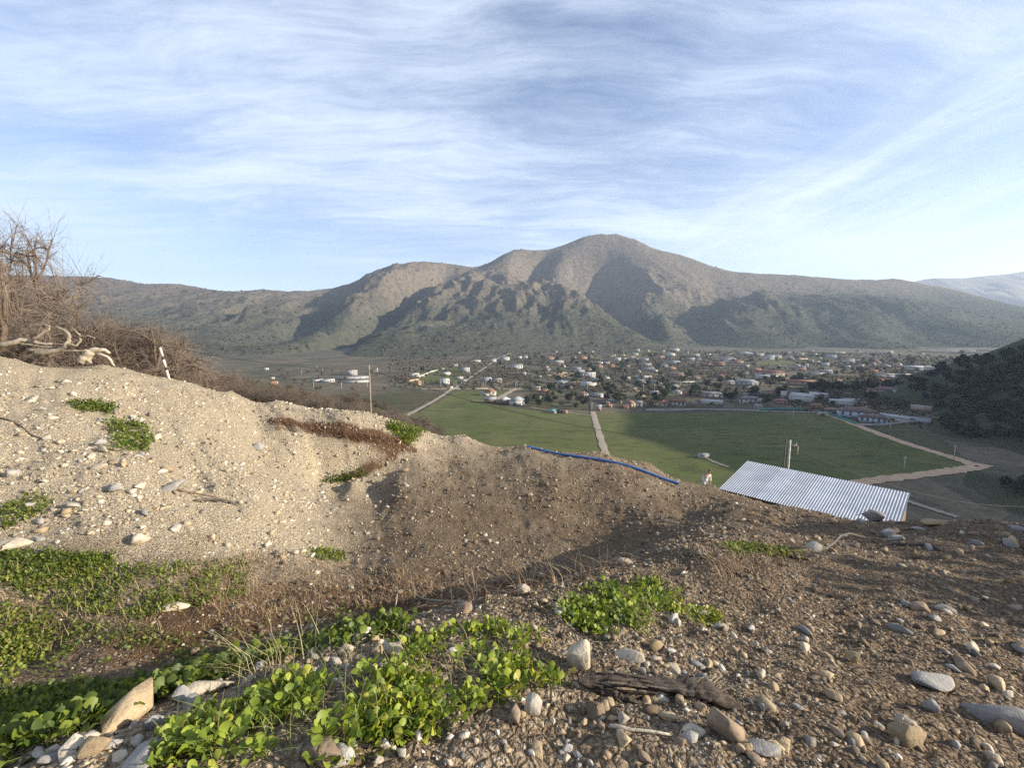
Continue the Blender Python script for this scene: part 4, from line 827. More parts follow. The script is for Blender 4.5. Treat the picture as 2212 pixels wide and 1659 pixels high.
# ================================================================ posts and overhead line
M_CONC = simple('post_concrete', (.42, .39, .34), .9, .3, 5, .2); M_WOOD = simple('pole_wood', (.20, .165, .13), .85, .3, 3); M_BLACK = simple('black_cable', (.012, .012, .013), .6); M_DKPAINT = simple('dark_paint', (.03, .028, .028), .6)
pA0, pA1 = P(366, 822, 16.2), P(345, 749, 16.0); o = empty('fence_post', pA0 - [0, 0, .3]); tag(o, 'leaning white and black banded concrete post on the ridge', 'post')
def seg(a, b): return a + (pA1 - pA0) * b
for t0, t1, mt, nm in [(-.1, .3, M_CONC, 'shaft'), (.3, .38, M_DKPAINT, 'dark_band'), (.38, .62, M_CONC, 'shaft'), (.62, .7, M_DKPAINT, 'dark_band'), (.7, .97, M_CONC, 'shaft'), (.97, 1.02, M_DKPAINT, 'top_cap')]:
    MB().tube([pA0 + (pA1 - pA0) * t0 - o.location, pA0 + (pA1 - pA0) * t1 - o.location], .042 + .002 * (nm != 'shaft'), 8).build(nm, mt, o)
def pole(dx, dytop, y, rad, mat, label, arm=True, low=6.0):
    t = P(dx, dytop, y); z = float(ground_z(t[0], t[1])); o = empty('utility_pole', (t[0], t[1], z)); tag(o, label, 'pole'); H = t[2] - z
    MB().tube([(0, 0, -.4), (0, 0, H * .5), (0, 0, H)], [rad * 1.15, rad, rad * .85], 9).build('post', mat, o, True)
    if arm: MB().box((.22, 0, H - .35), (.5, .06, .06)).build('crossarm', M_WOOD, o); MB().tube([(.42, 0, H - .32), (.42, 0, H - .18)], .03, 7).build('insulator', M_CONC, o)
    return np.array([t[0], t[1], t[2]])
tB = pole(797, 789, 22.5, .05, M_WOOD, 'slim wooden pole rising from the bare shrub on the ridge'); tC = pole(1707, 952, 27.5, .07, M_CONC, 'pale concrete pole standing behind the metal roof', arm=True)
def cable(a, b, sag, label, rad=.011):
    t = np.linspace(0, 1, 28)[:, None]; p = a + (b - a) * t; p[:, 2] -= (sag * 4 * t * (1 - t))[:, 0]; o = MB().tube(p - p[0], rad, 5).build('power_cable', M_BLACK, loc=p[0]); tag(o, label, 'cable', 'overhead line'); return o
tA = pA1 + np.array([0, 0, .05]); tD = P(2230, 1095, 40.0)
cable(tA, tB - [0, 0, .25], .25, 'black cable from the leaning post to the wooden pole'); cable(tB - [0, 0, .25], tC - [0, 0, .4], 1.1, 'black cable sagging across the green field between poles', .014); cable(tC - [0, 0, .4], tD, 1.2, 'black cable running right from the concrete pole', .013); cable(P(-60, 742, 15.0), tA, .1, 'black cable running in from the left to the leaning post')
MB().box((0, 0, 0), (.03, .03, .6)).build('stay_rod', M_CONC, None, loc=tC + [.55, 0, -.7]); tag(bpy.data.objects['stay_rod'], 'short thin rod beside the concrete pole top', 'rod')
MB().box((0, 0, .9), (.04, .04, 7)).build('stay_post', M_BLACK, None, loc=tC + [-.28, 0, -4.2]); tag(bpy.data.objects['stay_post'], 'thin dark post close against the concrete pole', 'post')
# ================================================================ shed with corrugated roof below the terrace
TL, TR, BL = P(1615, 997, 22.42), P(1967, 1067, 17.65), P(1553, 1057, 20.0); BR = TR + BL - TL
ex = (TR - TL); LX = np.linalg.norm(ex); ex /= LX; ey = (BL - TL); LY = np.linalg.norm(ey); ey = ey - ex * (ey @ ex); ey /= np.linalg.norm(ey); ez = np.cross(ex, ey); ez = ez if ez[2] > 0 else -ez
shed = empty('shed', (float((TL[0] + BR[0]) / 2), float((TL[1] + BR[1]) / 2), float(ground_z((TL[0] + BR[0]) / 2, (TL[1] + BR[1]) / 2)))); tag(shed, 'open shed with a shiny corrugated metal roof below the terrace', 'shed'); SO = np.array(shed.location)
m, N = material('galvanised_sheet'); c = N.n('ShaderNodeTexCoord').outputs['Object']; n1 = N.noise(c, 1.3, 5, .6).outputs[0]
rnd = N.n('ShaderNodeObjectInfo').outputs['Random']; n5 = N.noise(c, 3.0, 6, .75).outputs[0]
finish(N, N.mix(N.ramp(n5, [(.60, 0.0), (.72, .55)]), N.mix(1.0, N.ramp(n1, [(.3, (.36, .385, .42)), (.7, (.47, .49, .52))]), N.ramp(rnd, [(0, .82), (1, 1.08)]), 'MULTIPLY'), (.26, .20, .15)), N.ramp(n1, [(.3, .42), (.7, .55)]), None, Metallic=.3, spec=.5); M_ZINC = m
npan = 8; pitch = LX / 64.0
for k in range(npan):
    u0, u1 = LX * k / npan - (.0 if k == 0 else pitch * .5), LX * (k + 1) / npan; nu = 10 * int(round((u1 - u0) / pitch)) ; us = np.linspace(u0, u1, nu + 1); vs_ = np.array([0, LY * .5, LY]); V = []
    for vv in vs_:
        for u in us: V.append(TL + ex * u + ey * vv + ez * (.012 * math.cos(2 * math.pi * u / pitch) + .003 * (k % 2)) - SO)
    obj('roof_sheet', mesh_np('roof_sheet', np.array(V), gridfaces(3, nu + 1), True), M_ZINC, shed)
M_PLANK = simple('rough_plank', (.16, .115, .075), .9, .35, 2.5, .3)
Mx = np.stack([ex, ey, ez], 1)
for vv in (.12, LY / 2, LY - .12): MB().box(TL + ex * LX / 2 + ey * vv - ez * .075 - SO, (LX - .1, .07, .1), M=Mx).build('rafter', M_PLANK, shed)
for u in (.15, LX / 2, LX - .15):
    for vv in (.15, LY - .15):
        p = TL + ex * u + ey * vv; zg = float(ground_z(p[0], p[1])) - .4; h = p[2] - .13 - zg
        if h > .2: MB().box(np.array([p[0], p[1], zg + h / 2]) - SO, (.1, .1, h), math.atan2(ex[1], ex[0])).build('post', M_PLANK, shed)
for u in np.arange(.1, LX - .05, .2):
    p = TL + ex * u + ey * .06; zg = float(ground_z(p[0], p[1])) - .3; h = p[2] - .16 - zg; MB().box(np.array([p[0], p[1], zg + h / 2]) - SO, (.19, .025, h), math.atan2(ex[1], ex[0])).build('wall_board', M_PLANK, shed)
for vv in np.arange(.2, LY - .1, .2):
    p = TL + ex * (LX - .08) + ey * vv; zg = float(ground_z(p[0], p[1])) - .3; h = p[2] - .16 - zg
    if h > .3: MB().box(np.array([p[0], p[1], zg + h / 2]) - SO, (.025, .19, h), math.atan2(ex[1], ex[0])).build('wall_board', M_PLANK, shed)
# ================================================================ person walking below the terrace edge
def skin_mesh(name, verts, edges, radii, mat, parent, sub=1):
    me_ = bpy.data.meshes.new(name); me_.from_pydata(verts, edges, []); me_.materials.append(mat); o = bpy.data.objects.new(name, me_); COL.objects.link(o); o.parent = parent
    o.modifiers.new('skin', 'SKIN'); o.modifiers.new('sub', 'SUBSURF').levels = sub; o.modifiers['sub'].render_levels = sub
    for i, r in enumerate(radii): me_.skin_vertices[0].data[i].radius = r if isinstance(r, tuple) else (r, r)
    me_.skin_vertices[0].data[0].use_root = True; return o
M_SKIN = simple('skin', (.36, .20, .13), .6, .1); M_SHIRT = simple('pale_shirt', (.62, .58, .50), .9, .15, 9); M_TROU = simple('pale_trousers', (.40, .43, .47), .9, .2, 9); M_CAP = simple('maroon_cap', (.10, .045, .045), .8); M_SHOE = simple('shoe', (.06, .05, .045), .7)
pp = P(1522, 1053, 27.2); pz = float(ground_z(pp[0], pp[1])); person = empty('person', (pp[0], pp[1], pz), R(15)); tag(person, 'person in pale shirt and light trousers with dark cap, walking', 'person')
B = [(0,0,.98),(.02,-.03,1.12),(.05,-.06,1.30),(.08,-.09,1.44),(.13,-.13,1.53),(.15,-.15,1.60),(.17,-.17,1.68),(.16,-.16,1.75),
 (-.10,.02,.96),(-.13,-.08,.52),(-.12,.03,.09),(-.10,-.12,.05),(.10,-.02,.96),(.13,-.04,.52),(.16,.16,.10),(.18,.03,.06),
 (-.12,-.04,1.42),(-.21,-.03,1.16),(-.17,-.12,.94),(.27,-.13,1.41),(.33,-.09,1.16),(.30,-.18,.93)]
E_ = [(0,1),(1,2),(2,3),(3,4),(4,5),(5,6),(6,7),(0,8),(8,9),(9,10),(10,11),(0,12),(12,13),(13,14),(14,15),(3,16),(16,17),(17,18),(3,19),(19,20),(20,21)]
RD = [(.15,.11),(.14,.10),(.16,.11),(.12,.09),.055,.075,.095,.07,.09,.062,.045,.04,.09,.062,.045,.04,.06,.045,.032,.06,.045,.032]
skin_mesh('body', B, E_, RD, M_SKIN, person, 2)
skin_mesh('shirt', [B[0], B[1], B[2], (.08,-.09,1.45), B[16], B[17], (-.18,-.10,1.0), B[19], B[20], (.31,-.16,1.0), (0,0,.90)], [(0,1),(1,2),(2,3),(3,4),(4,5),(5,6),(3,7),(7,8),(8,9),(0,10)], [(.185,.14),(.175,.135),(.19,.14),(.145,.115),.085,.065,.052,.085,.065,.052,(.19,.15)], M_SHIRT, person, 2)
skin_mesh('trousers', [(0,0,.96), B[8], B[9], (-.12,.02,.14), B[12], B[13], (.155,.14,.15)], [(0,1),(1,2),(2,3),(0,4),(4,5),(5,6)], [(.17,.135),.115,.085,.07,.115,.085,.07], M_TROU, person, 2)
for s, p in ((-1, (-.11,-.06,.05)), (1, (.17,.09,.06))): MB().box(p, (.10, .28, .09), .1).build('shoe', M_SHOE, person)
skin_mesh('cap', [(.165,-.165,1.74),(.16,-.16,1.80),(.165,-.165,1.83)], [(0,1),(1,2)], [.112,.105,.06], M_CAP, person, 2); MB().box((.20, -.27, 1.755), (.16, .12, .018), .25).build('cap_peak', M_SHOE, person)
for s, p in ((-1, (-.165,-.13,.88)), (1, (.295,-.19,.87))):
    for k in range(5): MB().tube([(p[0] - .03 + .015 * k, p[1], p[2] + .03), (p[0] - .03 + .015 * k, p[1] - .01, p[2] - .02 - .01 * (k in (1, 2, 3))), (p[0] - .03 + .015 * k, p[1] - .03, p[2] - .05)], [.011, .01, .008], 5).build('finger', M_SKIN, person)

# ================================================================ fields and tracks in the valley
def sheet(name, readings, lift, mat, kind='structure'):
    bm = bmesh.new(); vs = [bm.verts.new(vhit(a, b, lift)) for a, b in readings]; bm.faces.new(vs); bmesh.ops.triangulate(bm, faces=bm.faces[:])
    bmesh.ops.subdivide_edges(bm, edges=bm.edges[:], cuts=2, use_grid_fill=True); bmesh.ops.recalc_face_normals(bm, faces=bm.faces[:])
    if sum(f.normal.z for f in bm.faces) < 0: bmesh.ops.reverse_faces(bm, faces=bm.faces[:])
    me_ = bpy.data.meshes.new(name); bm.to_mesh(me_); bm.free(); return tag(obj(name, me_, mat), kind=kind)
def grass_mat(name, a, b, dk):
    m, N = material(name); c = N.n('ShaderNodeTexCoord').outputs['Object']; n1 = N.noise(c, .018, 5, .6).outputs[0]; n2 = N.noise(N.map(c, (.35, 1, 1), (0, 0, .1)), .16, 6, .7).outputs[0]; n3 = N.noise(c, 1.2, 4, .7).outputs[0]
    col = N.mix(N.ramp(n1, [(.40, 0.0), (.58, 1.0)]), a, b); col = N.mix(N.ramp(n2, [(.36, .85), (.50, 0.0)]), col, dk); col = N.mix(N.ramp(N.noise(c, .05, 6, .7).outputs[0], [(.52, 0.0), (.70, .7)]), col, (.105, .095, .045)); col = N.mix(N.math('MULTIPLY', n3, .30), col, (.085, .082, .038)); finish(N, col, .95, n3, .5, .25, .1); return m
M_FIELD = grass_mat('pasture', (.072, .090, .024), (.105, .112, .038), (.038, .046, .018)); M_FIELD2 = grass_mat('rough_pasture', (.050, .052, .025), (.070, .062, .034), (.028, .028, .016)); M_DIRT = simple('dirt_track', (.40, .275, .175), .95, .25, .3); M_DUST = simple('dusty_track', (.26, .215, .165), .95, .25, .3)
sheet('field', [(640,985),(868,912),(990,845),(1110,845),(1035,870),(1120,884),(1200,893),(1640,893),(1785,896),(2100,1012),(1840,1050),(1700,1130),(900,1030)], .12, M_FIELD)
sheet('field', [(600,940),(840,905),(965,852),(900,846),(820,852),(700,880)], .10, M_FIELD2)
sheet('field', [(1830,892),(2000,925),(2050,960),(2095,1000),(1800,897)], .10, M_FIELD2)
sheet('field', [(1118,882),(1150,845),(1200,845),(1190,890)], .12, M_FIELD2); sheet('field', [(1360,857),(1400,835),(1460,835),(1450,857)], .14, M_FIELD); sheet('field', [(1375,870),(1385,855),(1460,858),(1470,872)], .10, M_FIELD2)
sheet('field', [(890,815),(950,790),(1010,795),(1000,828),(940,832)], .14, M_FIELD); sheet('field', [(1640,790),(1660,776),(1790,776),(1800,786)], .3, M_FIELD); sheet('field', [(1320,768),(1400,757),(1450,764),(1380,772)], .3, M_FIELD); sheet('field', [(2120,785),(2150,768),(2212,766),(2212,780)], .3, M_FIELD); sheet('field', [(1180,812),(1210,804),(1245,806),(1240,818)], .2, M_DIRT)
def track(name, readings, width, mat, lift=.35, label=None):
    pts = np.array([vhit(a, b, lift) for a, b in readings]); t = np.linspace(0, len(pts) - 1, len(pts) * 6); c = np.stack([np.interp(t, np.arange(len(pts)), pts[:, i]) for i in range(3)], 1)
    for _ in range(3): c[1:-1] = (c[:-2] + 2 * c[1:-1] + c[2:]) / 4
    V = []
    for i in range(len(c)):
        d = c[min(i + 1, len(c) - 1)] - c[max(i - 1, 0)]; s = np.array([-d[1], d[0], 0]); s /= np.linalg.norm(s); w = width * (.5 + .07 * math.sin(i * 1.7) + random.uniform(-.07, .07)); V += [c[i] - s * w, c[i] - s * w * .3 + [0, 0, .12], c[i] + s * w * .3 + [0, 0, .12], c[i] + s * w]
    o = obj(name, mesh_np(name, np.array(V), gridfaces(len(c), 4)[:, ::-1], True), mat); return tag(o, kind='structure')
track('path', [(820,935),(866,905),(900,887),(935,868),(955,856),(970,845),(985,838)], 4.5, M_DUST); track('path', [(985,838),(1000,828),(1013,818),(1040,800),(1065,783)], 4.0, M_DUST)
track('path', [(1320,1010),(1305,972),(1292,930),(1283,900),(1280,890)], 4.6, M_DUST); track('path', [(1280,890),(1276,862),(1272,840)], 3.5, simple('shaded_lane', (.05, .048, .04), .95)); track('path', [(910,841),(980,841),(1060,841),(1130,842)], 4.5, M_DIRT)  # far stretch of the straight track has shade put into its colour
track('path', [(1784,894),(1830,911),(1890,935),(1960,960),(2020,978),(2060,990),(2090,1000),(2112,1010)], 6.5, M_DIRT); track('path', [(2125,1004),(2105,1011),(2075,1015),(2040,1020),(1960,1030),(1890,1038),(1840,1047),(1790,1060)], 7.0, M_DIRT); track('path', [(1120,838),(1100,848),(1075,862),(1050,868)], 7.0, M_DUST); track('path', [(1370,838),(1385,852),(1400,866)], 3.5, M_DIRT)
track('path', [(1020,866),(1100,872),(1200,890),(1275,898)], 2.0, M_DUST); track('path', [(1960,1083),(1990,1093),(2030,1106),(2070,1118)], 3.0, M_DUST); track('path', [(1520,988),(1545,1000),(1575,1010)], 2.2, M_DUST)
track('path', [(1160,740),(1115,757),(1070,778)], 6, M_DUST, 1.0); track('path', [(1395,885),(1500,884),(1640,889),(1780,892)], 3.4, M_DUST)
# ================================================================ buildings of the village
WALLS = {n: simple('wall_' + n, c, .9, .12, .4) for n, c in dict(white=(.46, .44, .41), cream=(.46, .40, .30), grey=(.34, .33, .32), brown=(.20, .15, .11), yellow=(.44, .34, .19), pink=(.36, .26, .21), dark=(.04, .045, .05), blue=(.40, .44, .52), orange=(.36, .21, .13)).items()}
ROOFS = {n: simple('roof_' + n, c, .85, .2, .5) for n, c in dict(red=(.19, .085, .066), terra=(.26, .13, .09), grey=(.20, .20, .205), pale=(.25, .255, .26), white=(.36, .36, .36), brown=(.15, .10, .085), teal=(.10, .30, .27), pink=(.23, .135, .12), dark=(.05, .05, .055), orange=(.31, .17, .105)).items()}
M_PANE = simple('window_glass', (.03, .035, .045), .15, .1, spec=.6); M_DOOR = simple('house_door', (.12, .07, .04), .7)
HOUSES = []
def Z(n, zx, zy): ox, oy = {1: (841.5, 738.5), 2: (1185, 738.5), 3: (1528.5, 738.5), 4: (1834, 738.5), 5: (532.4, 755.7)}[n]; return ox + zx * .1708, oy + zy * .1708
def house(zone, x0, x1, yt, yb, roof, rc, wc, label, rot=0.0, depth=None, cat='house', name='house', group=None):
    a, b = Z(zone, x0, yb); c, _ = Z(zone, x1, yb); _, t = Z(zone, x0, yt); p = vhit((a + c) / 2, b); dist = math.hypot(p[0], p[1]); mpp = dist / DS / F * 1.02
    w = max(4.0, (c - a) * mpp); H = min(max(2.6, (b - t) * mpp * .92), 8.5); az = math.atan2(p[0], p[1]); dep = depth or min(max(5.0, w * .62), 11.0)
    wh = H if roof == 'flat' else (H * .62 if roof != 'shed' else H * .8); o = empty(name, (p[0], p[1], p[2] - .1), -az + rot); tag(o, label, cat, group)
    MB().box((0, dep / 2, wh / 2), (w, dep, wh)).build('wall', WALLS[wc], o)
    e = .45; rm = MB(); x, y0, y1 = w / 2 + e, -e, dep + e; yc = dep / 2; th = .18
    if roof == 'flat': rm.box((0, yc, wh + th / 2), (w + .3, dep + .3, th))
    elif roof == 'shed': rm.add([(-x, y0, wh - .05), (x, y0, wh - .05), (x, y1, H), (-x, y1, H), (-x, y0, wh + th), (x, y0, wh + th), (x, y1, H + th), (-x, y1, H + th)], [(3, 2, 1, 0), (4, 5, 6, 7), (0, 1, 5, 4), (1, 2, 6, 5), (2, 3, 7, 6), (3, 0, 4, 7)])
    elif roof == 'gable': rm.add([(-x, y0, wh - .1), (x, y0, wh - .1), (x, y1, wh - .1), (-x, y1, wh - .1), (-x, yc, H), (x, yc, H)], [(0, 1, 5, 4), (2, 3, 4, 5), (3, 0, 4), (1, 2, 5), (3, 2, 1, 0)])
    elif roof == 'front': rm.add([(-x, y0, wh - .1), (x, y0, wh - .1), (x, y1, wh - .1), (-x, y1, wh - .1), (0, y0, H), (0, y1, H)], [(1, 2, 5, 4), (3, 0, 4, 5), (0, 1, 4), (2, 3, 5), (3, 2, 1, 0)])
    elif roof == 'hip': h = min(x * .8, (y1 - y0) / 2); rm.add([(-x, y0, wh - .1), (x, y0, wh - .1), (x, y1, wh - .1), (-x, y1, wh - .1), (-x + h, yc, H), (x - h, yc, H)], [(0, 1, 5, 4), (2, 3, 4, 5), (3, 0, 4), (1, 2, 5), (3, 2, 1, 0)])
    elif roof == 'arch':
        n = 8; V = []; 
        for yy in (y0, y1):
            for i in range(n + 1): q = math.pi * i / n; V.append((-math.cos(q) * x, yy, wh + math.sin(q) * (H - wh)))
        rm.add(V, [(i, i + 1, n + 2 + i, n + 1 + i)[::-1] for i in range(n)])
    HOUSES.append((p[0], p[1], label)); ro = rm.build('roof', ROOFS[rc], o)
    if roof in ('gable', 'hip') and w > 11: MB().box((w * .22, yc + .8, H - .1), (.7, .7, 1.3)).build('chimney', WALLS['cream'], ro)
    if dist < 900 and cat == 'house':
        nw = 2 if w < 9 else (3 if w < 16 else 5); big = dist > 550
        for i in range(nw):
            xx = -w / 2 + w * (i + .5) / nw
            if i == nw // 2: MB().box((xx, -.03, 1.05), (1.1, .1, 2.1)).build('door', M_DOOR, o)
            else: wn = MB().box((xx, -.04, wh * .55), (1.5, .12, 1.2)).build('window', M_PANE, o)
        if H > 5.5:
            for i in range(nw): MB().box((-w / 2 + w * (i + .5) / nw, -.04, wh * .8), (1.3, .12, 1.1)).build('window', M_PANE, o)
    elif cat in ('shed', 'barn') and dist < 900: MB().box((0, -.04, min(1.4, wh * .4)), (min(3, w * .4), .1, min(2.6, wh * .8))).build('door', M_DOOR, o)
    return o
